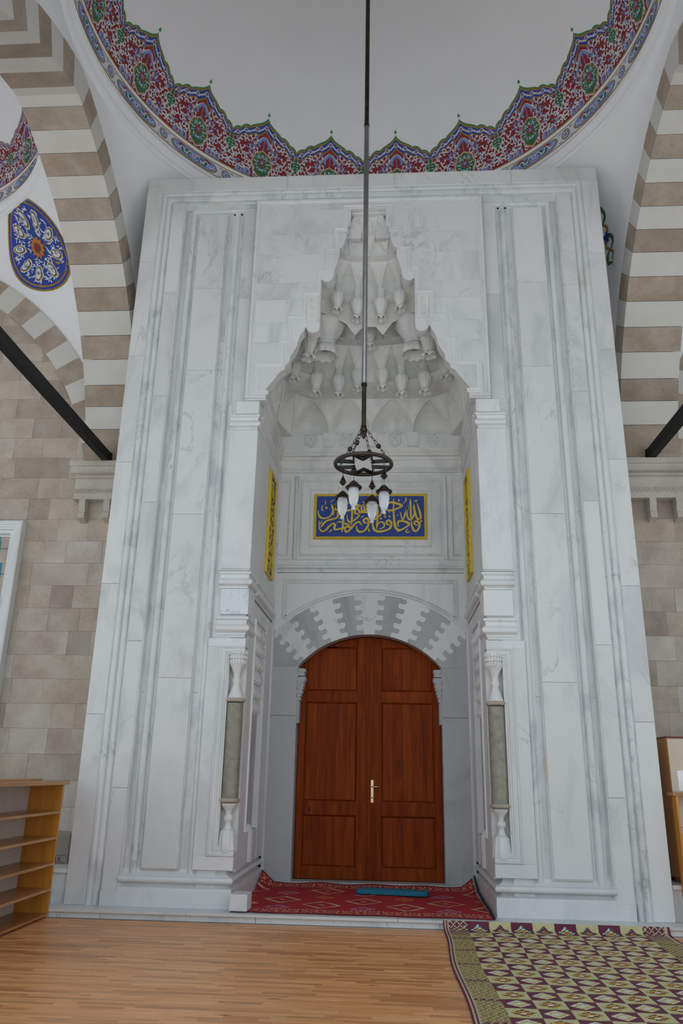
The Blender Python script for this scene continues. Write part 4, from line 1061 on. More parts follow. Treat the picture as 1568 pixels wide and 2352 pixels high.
MB().lathe([(0, 4.03), (.008, 4.035), (.010, 4.045), (.006, 4.052), (.03, 4.06), (.03, 4.07), (0, 4.07)], CX, CY-RR_*.0-.235, 0, 16).build('ring_boss', BRONZE, ch, smooth=True, auto=30)
PH = [math.radians(a) for a in (158, 248, 68, -22)]
def link_chain(p, q, n, wire=.0028, name='chain'):
    p, q = Vector(p), Vector(q); d = q-p; L = d.length; d.normalize(); u = d.orthogonal().normalized(); v = d.cross(u); mb = MB(); l = L/n
    for k in range(n):
        c = p+d*(l*(k+.5)); w_ = u if k % 2 == 0 else v
        mb.tube([c+d*(l*.62*math.cos(t))+w_*(l*.26*math.sin(t)) for t in [2*PI*i/12 for i in range(12)]], wire, 5, closed=True)
    return mb
for k, ph in enumerate(PH):
    a = Vector((CX+.03*math.cos(ph), CY+.03*math.sin(ph), 4.425)); b = Vector((CX+.245*math.cos(ph), CY+.245*math.sin(ph), ZR_+.01)); t = .5+.06*(k % 2)
    m_ = a.lerp(b, t); d = (b-a).normalized()
    up_ = link_chain(a, m_-d*.022, 4); up_.build('chain', BRONZE, ch, smooth=True)
    link_chain(m_+d*.022, b, 4).build('chain', BRONZE, ch, smooth=True)
    bd = MB(); u = d.orthogonal().normalized(); v = d.cross(u)
    P = [(-.026, .003), (-.017, .017), (-.012, .022), (.012, .022), (.017, .017), (.026, .003)]; vs = [m_+d*h+(u*math.cos(x)+v*math.sin(x))*r for x in [2*PI*i/12 for i in range(12)] for h, r in P]
    bd.add(vs, [(i*6+j, i*6+j+1, ((i+1)%12)*6+j+1, ((i+1)%12)*6+j) for i in range(12) for j in range(5)]); bd.build('bead', BRONZE, ch, smooth=True, auto=35)
    # hanging lamp
    lx, ly = CX+.205*math.cos(ph), CY+.205*math.sin(ph)
    cp = MB().lathe([(0, .0), (.010, .004), (.018, .010), (.018, .016), (.030, .026), (.033, .034), (.028, .042), (.018, .065), (.009, .085), (.006, .095), (0, .096)], lx, ly, 3.905, 20).build('lamp_canopy', BRONZE, ch, smooth=True, auto=40)
    MB().tube([(lx, ly, 4.0), (lx, ly, ZR_)], .003, 6).build('lamp_stem', BRONZE, cp)
    hz = 3.79
    hd_ = MB().lathe([(r*1.18, z) for r, z in [(0, .058), (.016, .057), (.022, .048), (.032, .038), (.034, .028), (.044, .020), (.047, .010), (.062, .004), (.064, -.003), (.056, -.014), (.044, -.014), (.040, 0)]], lx, ly, hz, 28).build('lamp_hood', BRONZE, ch, smooth=True, auto=30)
    wr = MB()
    for i in range(3):
        aa = ph+2*PI*i/3+.4; wr.tube([(lx+.028*math.cos(aa), ly+.028*math.sin(aa), 3.94), (lx+.060*math.cos(aa), ly+.060*math.sin(aa), hz)], .0011, 4)
        bb = aa+2*PI/3
        wr.tube([(lx+(.060)*math.cos(aa+(bb-aa)*t), ly+.060*math.sin(aa+(bb-aa)*t), hz-.05*math.sin(PI*t)) for t in [j/8 for j in range(9)]], .0011, 4)
    wr.tube([(lx, ly, 3.905), (lx, ly, hz+.058)], .002, 5)
    wr.build('hanging_wires', BRONZE, hd_)['kind'] = 'stuff'
    gl = MB().lathe([(r*1.1, z) for r, z in [(.040, 0), (.043, -.03), (.043, -.06), (.040, -.10), (.032, -.135), (.022, -.16), (.012, -.172), (.010, -.176), (.014, -.182), (.017, -.190), (.014, -.198), (.006, -.203), (0, -.204)]], lx, ly, hz-.010, 24).build('lamp_glass', FROST, ch, smooth=True)
    gl['label'] = 'frosted white glass'

# ================================================================== TIE BEAMS, CORBELS, WINDOW
def tie(x, y1, z, lab):
    r0 = empty('tie_beam', (x, y1, z)); tag(r0, lab, 'beam', 'iron tie beams'); y0 = YF-.05
    MB().box(x-.045, x+.045, y0, y1, z+.055, z+.07).build('top_flange', IRON, r0); MB().box(x-.045, x+.045, y0, y1, z-.07, z-.055).build('bottom_flange', IRON, r0)
    MB().box(x-.045, x-.030, y0, y1, z-.055, z+.055).box(x+.030, x+.045, y0, y1, z-.055, z+.055).build('web', IRON, r0)
    MB().box(x-.055, x+.055, y1-.02, y1, z-.085, z+.085).build('end_plate', IRON, r0)
tie(-3.63, 1.285, 5.475, 'black iron tie beam on the left running out from the wall corbel')
tie(3.735, 1.285, 5.475, 'black iron tie beam on the right running out from the wall corbel')
CORB = stone('carved_corbel_stone', (.42, .385, .33), (.50, .465, .41), (.57, .535, .48), .8, 3, .08, .35)
def corbel(x0, x1, xbs, lab, s):
    r0 = empty('corbel', ((x0+x1)/2, 1.38, 4.9)); tag(r0, lab, 'corbel', 'carved stone corbels')
    pl = [(x0, 1.378), (x0, 1.16), (x1, 1.16), (x1, 1.378)]
    pr = [(-.3, 0), (.0, 0), (.0, .075), (-.018, .08)]+[(-.018-.012*math.sin(PI*k/6), .085+.09*k/6) for k in range(7)]+[(-.035, .178), (-.07, .195), (-.075, .215), (-.05, .222), (-.05, .232), (-.085, .24), (-.085, .51), (-.075, .515), (-.075, .535), (-.3, .535)]
    MB().sweep([(x, y, 5.40) for x, y in pl], pr, (0, 0, -1)).box(x0+.1, x1-.1, 1.27, 1.378, 4.865, 5.40).build('impost', CORB, r0, smooth=True, auto=30)
    w_ = MB(); n = int((x1-x0-.16)/.062)
    for k in range(n):
        xx = x0+.085+.0+.062*(k+.5); y_ = 1.16+.085
        P = [(xx+.024*math.sin(t)*1.0, y_-.004, 4.985+.038*math.cos(t)) for t in [.5+(2*PI-1.0)*i/8 for i in range(9)]]
        w_.tube(P, .006, 5); w_.tube([(xx-.012, y_-.004, 4.965), (xx+.012, y_-.004, 5.01)], .005, 5)
    w_.build('leaf_frieze', CORB, r0)['kind'] = 'stuff'
    for xb in xbs:
        p = [(1.378, 4.866), (1.225, 4.866), (1.222, 4.80), (1.235, 4.74), (1.25, 4.70), (1.25, 4.685), (1.235, 4.675), (1.235, 4.60), (1.31, 4.58), (1.378, 4.56)]
        mb = MB(); n_ = len(p); vs = [(xb, a, b) for a, b in p]+[(xb+.085, a, b) for a, b in p]
        mb.add(vs, [tuple(reversed(range(n_))), tuple(range(n_, 2*n_))]+[(k, (k+1)%n_, (k+1)%n_+n_, k+n_) for k in range(n_)]); mb.build('bracket', CORB, r0)
corbel(-4.12, -3.10, (-3.94, -3.60, -3.26), 'carved stone corbel left of the portal carrying the banded arch', -1)
corbel(3.22, 4.30, (3.31, 3.65, 3.99), 'carved stone corbel right of the portal carrying the banded arch', 1)
wn = empty('window_1', (-5.5, 1.3, 3)); tag(wn, kind='structure')
prW = [(-.0, -.16), (0, .0), (-.02, .01), (-.06, .01), (-.066, 0), (-.085, -.006), (-.092, -.02), (-.12, -.024), (-.13, -.05), (-.17, -.055), (-.18, -.12), (-.2, -.12)]
MB().sweep([(-4.70, 1.25, 1.1), (-4.70, 1.25, 4.567), (-6.1, 1.25, 4.567), (-6.1, 1.25, 1.1)], [(-a, b) for a, b in prW], (0, -1, 0), closed=False).build('window_frame', MARBW, wn, smooth=True, auto=25)
MB().bbox(-5.92, -4.88, 1.25, 1.40, 3.40, 3.50, .006).build('window_transom', MARBW, wn)
MB().box(-6.1, -4.7, 1.39, 1.42, 1.1, 4.5).build('pane', TEAL, wn)
for z in (3.85, 4.2): MB().box(-5.92, -4.88, 1.375, 1.39, z-.004, z+.004).build('glazing_bar', flat('teal_bar', (.02, .12, .15)), wn)

# ================================================================== DOME ORNAMENT
PAINTS = [P_WHT, P_RED, P_GRN, P_GRN2, P_BLU, P_SKY, P_GLD, P_ORG]
WHT, RED, GRN, GR2, BLU, SKY, GLD, ORG = range(8)
def sphere_fn(cx, cy, R, zc=9.61, az0=0):
    """(azimuth deg, elevation deg, layer) -> point just inside the dome shell; azimuth 0 = +y, clockwise to +x"""
    def f(a, e, h=0):
        r = R-.004-.0022*h; A = math.radians(az0+a); E_ = math.radians(e)
        return (cx+r*math.cos(E_)*math.sin(A), cy+r*math.cos(E_)*math.cos(A), zc+r*math.sin(E_))
    return f
def fill_cols(mb, f, lo, hi, A, h, mi, rows=7):
    vs = []; q = rows+1
    for a in A:
        l, u = lo(a), hi(a)
        for i in range(q): vs.append(f(a, l+(u-l)*i/rows, h))
    n = len(A); mb.add(vs, [(k*q+i, (k+1)*q+i, (k+1)*q+i+1, k*q+i+1) for k in range(n-1) for i in range(rows)], mi)
def fill_blob(mb, f, cx, cy, fr, h, mi, n=36, rings=4):
    vs = [f(cx, cy, h)]
    for j in range(1, rings+1):
        for i in range(n):
            t = 2*PI*i/n; dx, dy = fr(t); vs.append(f(cx+dx*j/rings, cy+dy*j/rings, h))
    fs = [(0, 1+i, 1+(i+1)%n) for i in range(n)]
    for j in range(rings-1):
        for i in range(n): fs.append((1+j*n+i, 1+(j+1)*n+i, 1+(j+1)*n+(i+1)%n, 1+j*n+(i+1)%n))
    mb.add(vs, fs, mi)
def stroke(mb, f, pts, wd, h, mi, taper=.2, n=3):
    P = catmull(pts, n) if len(pts) > 2 else pts; N = len(P); vs = []
    for k, p in enumerate(P):
        a = P[max(0, k-1)]; b = P[min(N-1, k+1)]; d = Vector((b[0]-a[0], b[1]-a[1])); d = d.normalized() if d.length > 1e-9 else Vector((1, 0))
        t = k/max(1, N-1); w_ = wd*.5*(taper+(1-taper)*math.sin(PI*min(1, max(0, t))) ** .7)
        vs += [f(p[0]-d.y*w_, p[1]+d.x*w_, h), f(p[0]+d.y*w_, p[1]-d.x*w_, h)]
    mb.add(vs, [(2*k, 2*k+1, 2*k+3, 2*k+2) for k in range(N-1)], mi)
OUT = [(0,22.2),(.05,21.1),(.10,20.4),(.16,19.8),(.22,19.1),(.245,18.6),(.29,18.7),(.33,18.4),(.37,17.7),(.385,17.2),(.43,17.1),(.47,16.6),(.5,15.8)]
def outf(step, off):
    def g(a):
        u = abs(a)/step; u = min(.5, u)
        for k in range(len(OUT)-1):
            if OUT[k][0] <= u <= OUT[k+1][0]: t = (u-OUT[k][0])/(OUT[k+1][0]-OUT[k][0]); return OUT[k][1]+(OUT[k+1][1]-OUT[k][1])*t-off-(.25*off if u < .12 else 0)
        return OUT[-1][1]-off
    return g
def scrolls(mb, f, inside, n, seed, rad, wd, h, cols, mirror_axis=0):
    """paired curling stems, mirrored about the lobe's axis"""
    rr = random.Random(seed); put = []; tries = 0
    while len(put) < n and tries < n*40:
        tries += 1; x, y = rr.uniform(0, 9.3), rr.uniform(5, 19)
        if not inside(x, y) or any((x-a)**2+(y-b)**2 < (rad*1.02)**2 for a, b in put): continue
        put.append((x, y)); a0 = rr.uniform(0, 2*PI); tn = rr.choice((-1, 1)); R0 = rad*rr.uniform(.75, 1.1)
        P = [(x+R0*(1-.75*t)*math.cos(a0+tn*4.6*t), y+R0*(1-.75*t)*math.sin(a0+tn*4.6*t)) for t in [i/6 for i in range(7)]]
        tail = [(P[0][0]+tn*R0*.9*math.sin(a0)*1.0, P[0][1]-tn*R0*.9*math.cos(a0))]
        c = rr.choice(cols); c2 = rr.choice((SKY, WHT, GRN, WHT))
        for s_ in (1, -1):
            m = lambda q: [(s_*u, v) for u, v in q]
            stroke(mb, f, m(tail+P), wd, h, c)
            stroke(mb, f, m([(x+.1, y+.1), (x+R0*.45*math.cos(a0+2), y+R0*.45*math.sin(a0+2))]), wd*1.3, h, c2)
            lf_ = [(P[0][0], P[0][1]), (P[0][0]+R0*.5*math.cos(a0-.6*tn), P[0][1]+R0*.5*math.sin(a0-.6*tn)), (P[0][0]+R0*.75*math.cos(a0-1.3*tn), P[0][1]+R0*.75*math.sin(a0-1.3*tn))]
            stroke(mb, f, m(lf_), wd*1.15, h, c)
def lobe(f, step, outer_bg=RED, seed=3, spiral=False):
    mb = MB(); A = [step*(-.5+k/72) for k in range(73)]; c5 = lambda v: (lambda a: v)
    o0, o1, o2, o3, o4 = outf(step, 0), outf(step, .42), outf(step, .85), outf(step, 2.55), outf(step, 2.95)
    if spiral: cols = [(o0, GLD), (o1, SKY), (o2, RED), (o3, RED), (o4, RED)]
    else: cols = [(o0, GR2), (o1, GLD), (o2, BLU), (o3, GLD), (o4, outer_bg)]
    lo = c5(4.85); prev = None
    seq = cols+[(c5(5.05), None)]
    for h, (g, c) in enumerate(cols):
        nxt = cols[h+1][0] if h < 4 else lo
        fill_cols(mb, f, nxt, g, A, 0, c, 8 if h == 4 else 2)
    fill_cols(mb, f, c5(4.62), c5(4.9), A, 1, GLD, 1)
    # finial
    stroke(mb, f, [(0, 21.8), (0, 22.6)], .35, 1, GR2); fill_blob(mb, f, 0, 23.0, lambda t: (.42*math.cos(t)*(1 if math.sin(t) < 0 else 1-math.sin(t)), .45*math.sin(t)*(1.9 if math.sin(t) > 0 else .6)), 1, GR2, 16, 1)
    # blue band: rosettes and leaves
    for u in (0, .135, .30, .42, .5):
        for s_ in ((1, -1) if 0 < u else (1,)):
            x = s_*u*step; y = (outf(step, 1.7)(x)) if u not in (0,) else 19.6
            fill_blob(mb, f, x, y, lambda t: ((.62+.06*math.cos(8*t))*math.cos(t), (.62+.06*math.cos(8*t))*math.sin(t)), 1, WHT, 16, 1)
            fill_blob(mb, f, x, y, lambda t: (.42*math.cos(t), .42*math.sin(t)), 2, BLU, 12, 1)
            fill_blob(mb, f, x, y, lambda t: ((.26+.05*math.cos(6*t))*math.cos(t), (.28+.05*math.cos(6*t))*math.sin(t)), 3, ORG, 12, 1)
    for s_ in (1, -1):
        for u in (.035, .065, .10, .17, .20, .235, .265, .335, .365, .39, .455):
            x = u*step; y = outf(step, 1.7)(x); d = .42
            stroke(mb, f, [(s_*(x-d), y+.45), (s_*x, y-.05), (s_*(x+d), y-.45)], .34, 1, WHT, .1)
            stroke(mb, f, [(s_*(x-.1), y-.55), (s_*(x+.25), y-.2), (s_*(x+.2), y+.4)], .2, 1, SKY, .1)
            if int(u*100) % 2: stroke(mb, f, [(s_*(x-.2), y+.2), (s_*(x+.2), y-.2)], .14, 2, ORG, .3)
    # central green medallion
    def med(r0, r1, k): return lambda t: ((r0+k*math.cos(8*t))*math.cos(t), (r1+k*math.cos(8*t))*math.sin(t)*(1.0 if math.sin(t) > 0 else 1.25))
    cy_ = 9.6
    for h, (dr_, c) in enumerate(((.55, WHT), (.35, GLD), (0, GRN))): fill_blob(mb, f, 0, cy_, med(2.35+dr_, 3.0+dr_, .16), 1+h, c, 48, 4)
    fill_blob(mb, f, 0, cy_+.2, lambda t: ((.95+.25*math.cos(4*t))*math.cos(t), (1.15+.25*math.cos(4*t))*math.sin(t)), 4, RED, 24, 2)
    fill_blob(mb, f, 0, cy_+.2, lambda t: (.4*math.cos(t), .45*math.sin(t)), 5, SKY, 12, 1)
    rr = random.Random(seed+5)
    for k in range(15):
        a = -PI/2+PI*(k+.5)/15; r = rr.uniform(1.35, 2.1); x, y = r*math.cos(a)*1.0, cy_+r*1.2*math.sin(a)*(1.15 if a < 0 else 1); tn = rr.choice((-1, 1))
        for s_ in (1, -1):
            P = [(s_*(x+.42*(1-.6*t)*math.cos(a+tn*4*t)), y+.42*(1-.6*t)*math.sin(a+tn*4*t)) for t in [i/5 for i in range(6)]]
            stroke(mb, f, P, .20, 5, WHT if k % 3 else SKY)
    for k in range(8):
        a = PI/4*k+.39; stroke(mb, f, [(.5*math.cos(a), cy_+.2+.5*math.sin(a)), (1.5*math.cos(a+.2), cy_+.2+1.5*math.sin(a+.2))], .22, 5, WHT)
    # light blue crown above it
    for s_ in (1, -1):
        stroke(mb, f, [(0, 16.9), (s_*.8, 16.1), (s_*1.5, 15.0), (s_*1.1, 14.0)], .75, 1, SKY, .5); stroke(mb, f, [(s_*1.6, 15.6), (s_*2.4, 14.4), (s_*2.2, 13.4)], .6, 1, GRN, .4)
        stroke(mb, f, [(0, 17.2), (s_*.9, 16.6), (s_*1.9, 15.3), (s_*2.8, 14.4), (s_*2.6, 9.7)], .22, 2, WHT)
    stroke(mb, f, [(0, 16.5), (0, 13.4)], .8, 1, SKY, .3); stroke(mb, f, [(0, 15.6), (0, 14.2)], .3, 2, RED, .3)
    # small medallions at the lobe joints (half on each side)
    for s_ in (1, -1):
        X = s_*step/2; sg = -s_
        def half(k0, k1): return lambda t: (sg*abs((k0*(1+.22*math.cos(4*t)))*math.cos(t/1)), k1*(1+.22*math.cos(4*t))*math.sin(t))
        for h, (d, c) in enumerate(((.34, GLD), (.14, WHT), (0, GRN))):
            vs = [f(X, 11.8, 1+h)]+[f(X+sg*(1.15+d)*(1+.2*math.cos(4*t))*math.sin(t), 11.8+(1.9+d)*(1+.2*math.cos(4*t))*math.cos(t), 1+h) for t in [PI*i/20 for i in range(21)]]
            mb.add(vs, [(0, i, i+1) for i in range(1, 21)], c)
        for k in range(4): stroke(mb, f, [(X+sg*.15, 11.8+1.2-.8*k), (X+sg*.5, 11.5+1.2-.8*k), (X+sg*.8, 12.0+.9-.8*k)], .2, 5, WHT)
    # light blue half palmettes along the lower edge
    for s_ in (1, -1):
        for x in (3.9, 6.2):
            vs = [f(s_*x, 4.95, 1)]+[f(s_*x+1.0*math.cos(t), 4.95+2.0*math.sin(t)*(1+.12*math.cos(5*t)), 1) for t in [PI*i/10 for i in range(11)]]
            mb.add(vs, [(0, i, i+1) for i in range(1, 11)], SKY)
            stroke(mb, f, [(s_*x-1.0, 5.0), (s_*x-.8, 6.3), (s_*x, 7.05), (s_*x+.8, 6.3), (s_*x+1.0, 5.0)], .2, 2, WHT)
            stroke(mb, f, [(s_*x, 5.1), (s_*x+.3, 5.9), (s_*x-.1, 6.4)], .3, 2, RED, .3)
    def inside(x, y):
        if y > o4(x)-.45 or x > step/2-.1: return False
        if (x/2.95)**2+((y-cy_)/(3.55 if y > cy_ else 4.3))**2 < 1: return False
        if ((x-step/2)/1.6)**2+((y-11.8)/2.4)**2 < 1: return False
        if x < 2.2 and 13 < y < 17: return False
        return y > 5.4 and not (y < 6.9 and (abs(x-3.9) < 1.1 or abs(x-6.2) < 1.1))
    scrolls(mb, f, inside, 46, seed, .72, .30, 3, (WHT, WHT, WHT, SKY))
    # lower border: white ground, long and round cartouches
    zt = 3.55
    fill_cols(mb, f, c5(.05), c5(zt), A, 0, WHT, 3); fill_cols(mb, f, c5(zt-.05), c5(zt+.18), A, 1, GLD, 1); fill_cols(mb, f, c5(-.1), c5(.12), A, 1, GLD, 1)
    return mb, zt
def border(f, step, zt, odd):
    """cartouche border for one lobe: centred long panel, round one at the joint"""
    mb = MB(); L = step*.355
    def capsule(h, c, w_, hh):
        n = 40; vs = [f(0, zt/2, h)]
        for i in range(n):
            t = 2*PI*i/n; sx = math.copysign(abs(math.cos(t))**.35, math.cos(t)); sy = math.copysign(abs(math.sin(t))**.8, math.sin(t)); vs.append((sx*w_, zt/2+sy*hh))
        P = vs[1:]
        A = sorted(set(round(p[0], 4) for p in P))
        def up(x):
            u = min(1, abs(x)/w_); return zt/2+hh*(1-u**6)**.6
        def dn(x): return zt-up(x)
        xs_ = [w_*(-1+2*k/30) for k in range(31)]; fill_cols(mb, f, dn, up, xs_, h, c, 3)
    capsule(1, GLD, L+.35, 1.62); capsule(2, SKY, L, 1.38)
    capsule(3, RED, L*.62, 1.2) if False else None
    for s_ in (1, -1):
        # stems of the long panel
        stroke(mb, f, [(0, zt/2), (s_*1.2, zt/2+.8), (s_*2.4, zt/2-.6), (s_*3.6, zt/2+.7), (s_*4.9, zt/2-.7), (s_*6.0, zt/2+.4)], .26, 4, WHT, .5, 5)
        stroke(mb, f, [(s_*.9, zt/2-.2), (s_*1.8, zt/2+.2), (s_*2.7, zt/2+.5)], .85, 3, GRN, .2); stroke(mb, f, [(s_*2.4, zt/2-.9), (s_*3.3, zt/2-.3), (s_*3.9, zt/2+.5)], .9, 3, GRN, .2)
        stroke(mb, f, [(s_*2.9, zt/2+.9), (s_*3.9, zt/2+.95), (s_*4.9, zt/2+.5)], .6, 3, RED, .2); stroke(mb, f, [(s_*1.0, zt/2-1.0), (s_*2.0, zt/2-.75)], .5, 3, RED, .4); stroke(mb, f, [(s_*5.0, zt/2-.9), (s_*5.7, zt/2-.2)], .5, 3, RED, .4)
        stroke(mb, f, [(s_*1.7, zt/2+.3), (s_*2.1, zt/2+.9)], .2, 5, RED, .4)
        for k in range(6): stroke(mb, f, [(s_*(.8+k*.95), zt/2-.9+.3*(k % 2)), (s_*(1.2+k*.95), zt/2-.4), (s_*(1.1+k*.95), zt/2+.1)], .17, 5, WHT)
        X = s_*step/2; sg = -s_
        for h, (d, c) in enumerate(((.26, GLD), (0, SKY))):
            vs = [f(X, zt/2, 1+h)]+[f(X+sg*(1.0+d)*math.sin(t), zt/2+(1.12+d)*math.cos(t), 1+h) for t in [PI*i/16 for i in range(17)]]
            mb.add(vs, [(0, i, i+1) for i in range(1, 17)], c)
        stroke(mb, f, [(X+sg*.05, zt/2-.8), (X+sg*.6, zt/2-.2), (X+sg*.2, zt/2+.3), (X+sg*.5, zt/2+.8)], .24, 4, WHT); stroke(mb, f, [(X+sg*.2, zt/2-.5), (X+sg*.55, zt/2+.4)], .4, 3, GRN, .3); stroke(mb, f, [(X+sg*.1, zt/2-.1), (X+sg*.3, zt/2+.2)], .35, 4, RED, .5)
        for yy in (.55, zt-.55): stroke(mb, f, [(X+sg*1.35, yy), (X+sg*1.75, yy+.15)], .35, 1, ORG, .3); stroke(mb, f, [(X+sg*1.1, yy), (X+sg*1.7, yy-.2), (X+sg*2.1, yy+.1)], .14, 2, BLU, .3)
    fill_blob(mb, f, 0, zt/2, lambda t: ((.55+.12*math.cos(6*t))*math.cos(t), (.55+.12*math.cos(6*t))*math.sin(t)), 4, WHT, 18, 1); fill_blob(mb, f, 0, zt/2, lambda t: (.28*math.cos(t), .28*math.sin(t)), 5, RED, 10, 1)
    return mb
NL = 19; STEP_ = 360/NL
f0 = sphere_fn(0, 0, dR, 0, 0)
lm, zt = lobe(f0, STEP_); bm = border(f0, STEP_, zt, 0); d0 = None
lob = lm.build('painted_lobe', PAINTS, None); brd = bm.build('painted_border', PAINTS, None)
lm_mesh, bm_mesh = lob.data, brd.data; bpy.data.objects.remove(lob); bpy.data.objects.remove(brd)
def ring(cx, cy, parent, off, meshes, names, n=NL):
    for k in range(n):
        for m_, nm in zip(meshes, names):
            o = ob(nm, m_, parent); o.location = (cx, cy, 9.61); o.rotation_euler = (0, 0, -math.radians(off+k*360/n))
ring(dcx, dcy, dome, -2.5+STEP_/2, (lm_mesh, bm_mesh), ('painted_lobe', 'painted_border'))
fL = sphere_fn(0, 0, lR, 0, 0); lm2, _ = lobe(fL, STEP_, RED, 9, True); lob2 = lm2.build('painted_lobe', PAINTS, None); ml2 = lob2.data; bpy.data.objects.remove(lob2)
bd2 = border(fL, STEP_, zt, 0).build('painted_border', PAINTS, None); mb2 = bd2.data; bpy.data.objects.remove(bd2)
ring(lcx, lcy, domeL, 4, (ml2, mb2), ('painted_lobe', 'painted_border')); ring(rcx, rcy, domeR, 4, (ml2, mb2), ('painted_lobe', 'painted_border'))
# painted medallion on the left bay's pendentive, and the small sprig on the right one
def pend_fn(surf, cx, cy, C0, e1, e2):
    def rz(th, z):
        lo, hi = 0, 1
        for _ in range(26):
            m_ = (lo+hi)/2
            if surf(th, m_)[2] < z: lo = m_
            else: hi = m_
        return surf(th, lo)
    def f(u, v, h=0):
        p = Vector(C0)+Vector(e1)*u+Vector(e2)*v; th = math.atan2(p.y-cy, p.x-cx); q = rz(th, p.z); r = math.hypot(q[0]-cx, q[1]-cy)-.008-.004*h
        return (cx+r*math.cos(th), cy+r*math.sin(th), p.z)
    return f
MED_C = (-4.90, 1.15, 8.80); dirn = Vector((MED_C[0]-lcx, MED_C[1]-lcy, 0)).normalized(); e1 = Vector((-dirn.y, dirn.x, 0))*-1
fm = pend_fn(lsurf, lcx, lcy, MED_C, e1, (0, 0, 1))
mm = MB(); R0 = .60
circ = lambda r: (lambda t: (r*math.cos(t), r*math.sin(t)))
for h, (r, c) in enumerate(((R0, GLD), (R0*.955, BLU), (R0*.90, GLD), (R0*.86, BLU))): fill_blob(mm, fm, 0, 0, circ(r), h, c, 96, 14)
fsc = lambda u, v, h=0: fm(u, v, h)
rr = random.Random(2)
for k in range(210):
    a = rr.uniform(0, 2*PI); r = math.sqrt(rr.uniform(.10, .93))*R0*.82; x, y = r*math.cos(a), r*math.sin(a); t0 = rr.uniform(0, 6.28)
    stroke(mm, fsc, [(x+.03*math.cos(t0), y+.03*math.sin(t0)), (x+.012, y-.01), (x-.03*math.cos(t0+.8), y-.03*math.sin(t0+.8))], .017, 4, WHT, .3)
for k in range(9):
    a = 2*PI*k/9+.2; x, y = .355*math.cos(a), .355*math.sin(a)
    for h, (sc_, c) in enumerate(((1.5, WHT), (1.32, ORG), (1.15, GRN), (.95, WHT))):
        fill_blob(mm, fsc, x, y, (lambda s__, a_: lambda t: (s__*(.085*math.cos(t)*math.cos(a_)-.045*math.sin(t)*math.sin(a_)), s__*(.085*math.cos(t)*math.sin(a_)+.045*math.sin(t)*math.cos(a_))))(sc_, a), 5+h, c, 16, 1)
    for j in range(7): stroke(mm, fsc, [(x+rr.uniform(-.04, .04), y+rr.uniform(-.04, .04)), (x+rr.uniform(-.04, .04), y+rr.uniform(-.04, .04))], .013, 9, GRN if j % 2 else BLU, .5)
    a += .35; stroke(mm, fsc, [(.10*math.cos(a), .10*math.sin(a)), (.21*math.cos(a), .21*math.sin(a))], .07, 5, GRN, .1)
fill_blob(mm, fsc, 0, 0, lambda t: ((.125+.02*math.cos(12*t))*math.cos(t), (.125+.02*math.cos(12*t))*math.sin(t)), 6, ORG, 48, 1); fill_blob(mm, fsc, 0, 0, circ(.07), 7, GRN, 20, 1); fill_blob(mm, fsc, 0, 0, circ(.052), 8, RED, 20, 1)
md = mm.build('painted_medallion', PAINTS, domeL)
SP_C = (3.28, .70, 8.52); dirn = Vector((SP_C[0]-dcx, SP_C[1]-dcy, 0)).normalized(); e1 = Vector((-dirn.y, dirn.x, 0))*-1
fs_ = pend_fn(dsurf, dcx, dcy, SP_C, e1, (0, 0, 1)); sp_ = MB()
for k in range(4):
    y = -.36+.18*k; s_ = 1 if k % 2 else -1
    stroke(sp_, fs_, [(0, y), (s_*.10, y+.05), (s_*.09, y+.15), (0, y+.19)], .05, 1, GRN, .3); stroke(sp_, fs_, [(0, y+.02), (-s_*.07, y+.09), (0, y+.17)], .04, 2, GLD, .3); stroke(sp_, fs_, [(s_*.06, y+.1), (s_*.13, y+.14)], .06, 3, GLD, .2)
fill_blob(sp_, fs_, 0, 0, lambda t: ((.06+.02*math.cos(5*t))*math.cos(t), (.06+.02*math.cos(5*t))*math.sin(t)), 4, BLU, 20, 1); stroke(sp_, fs_, [(0, .38), (.04, .46)], .04, 1, BLU); stroke(sp_, fs_, [(0, -.38), (.02, -.45)], .04, 1, BLU)
sp_.build('painted_sprig', PAINTS, dome)

# ================================================================== SHOE RACK
rk = empty('shoe_rack', (-3.2, -1.2, 0)); tag(rk, 'open varnished pine shoe rack with five shelves standing on the wooden floor', 'shoe rack')
X0, X1 = -3.40, -3.055; Y1, Y0 = -.271, -2.9
MB().box(X0+.0, X1-.003, Y1-.024, Y1+.006, 0.0, 1.225).build('side_panel', PINE, rk, bevel=.002)
MB().box(X0+.0, X1-.003, Y0, Y0+.03, 0.0, 1.225).build('side_panel', PINE, rk, bevel=.002)
MB().box(X0-.012, X0, Y0, Y1+.006, .02, 1.225).build('back_board', BOARD, rk)
MB().box(X0-.02, X1+.022, Y0-.03, Y1+.085, 1.225, 1.262).build('top_board', PINEY, rk, bevel=.003)
for z in (.045, .265, .495, .735, .975):
    yy = Y0+.03
    MB().box(X0+.001, X1-.001, Y0+.03, Y1-.024, z-.024, z).build('shelf', PINEY, rk, bevel=.002)
bd = MB().box(-.10, .10, -.75, .22, 0, .020).build('loose_board', PINEY, None, bevel=.002); bd.location = (-3.34, -.60, 1.262); bd.rotation_euler = (0, 0, .02)
bd['label'] = 'loose strip of varnished pine lying on top of the shoe rack'; bd['category'] = 'board'

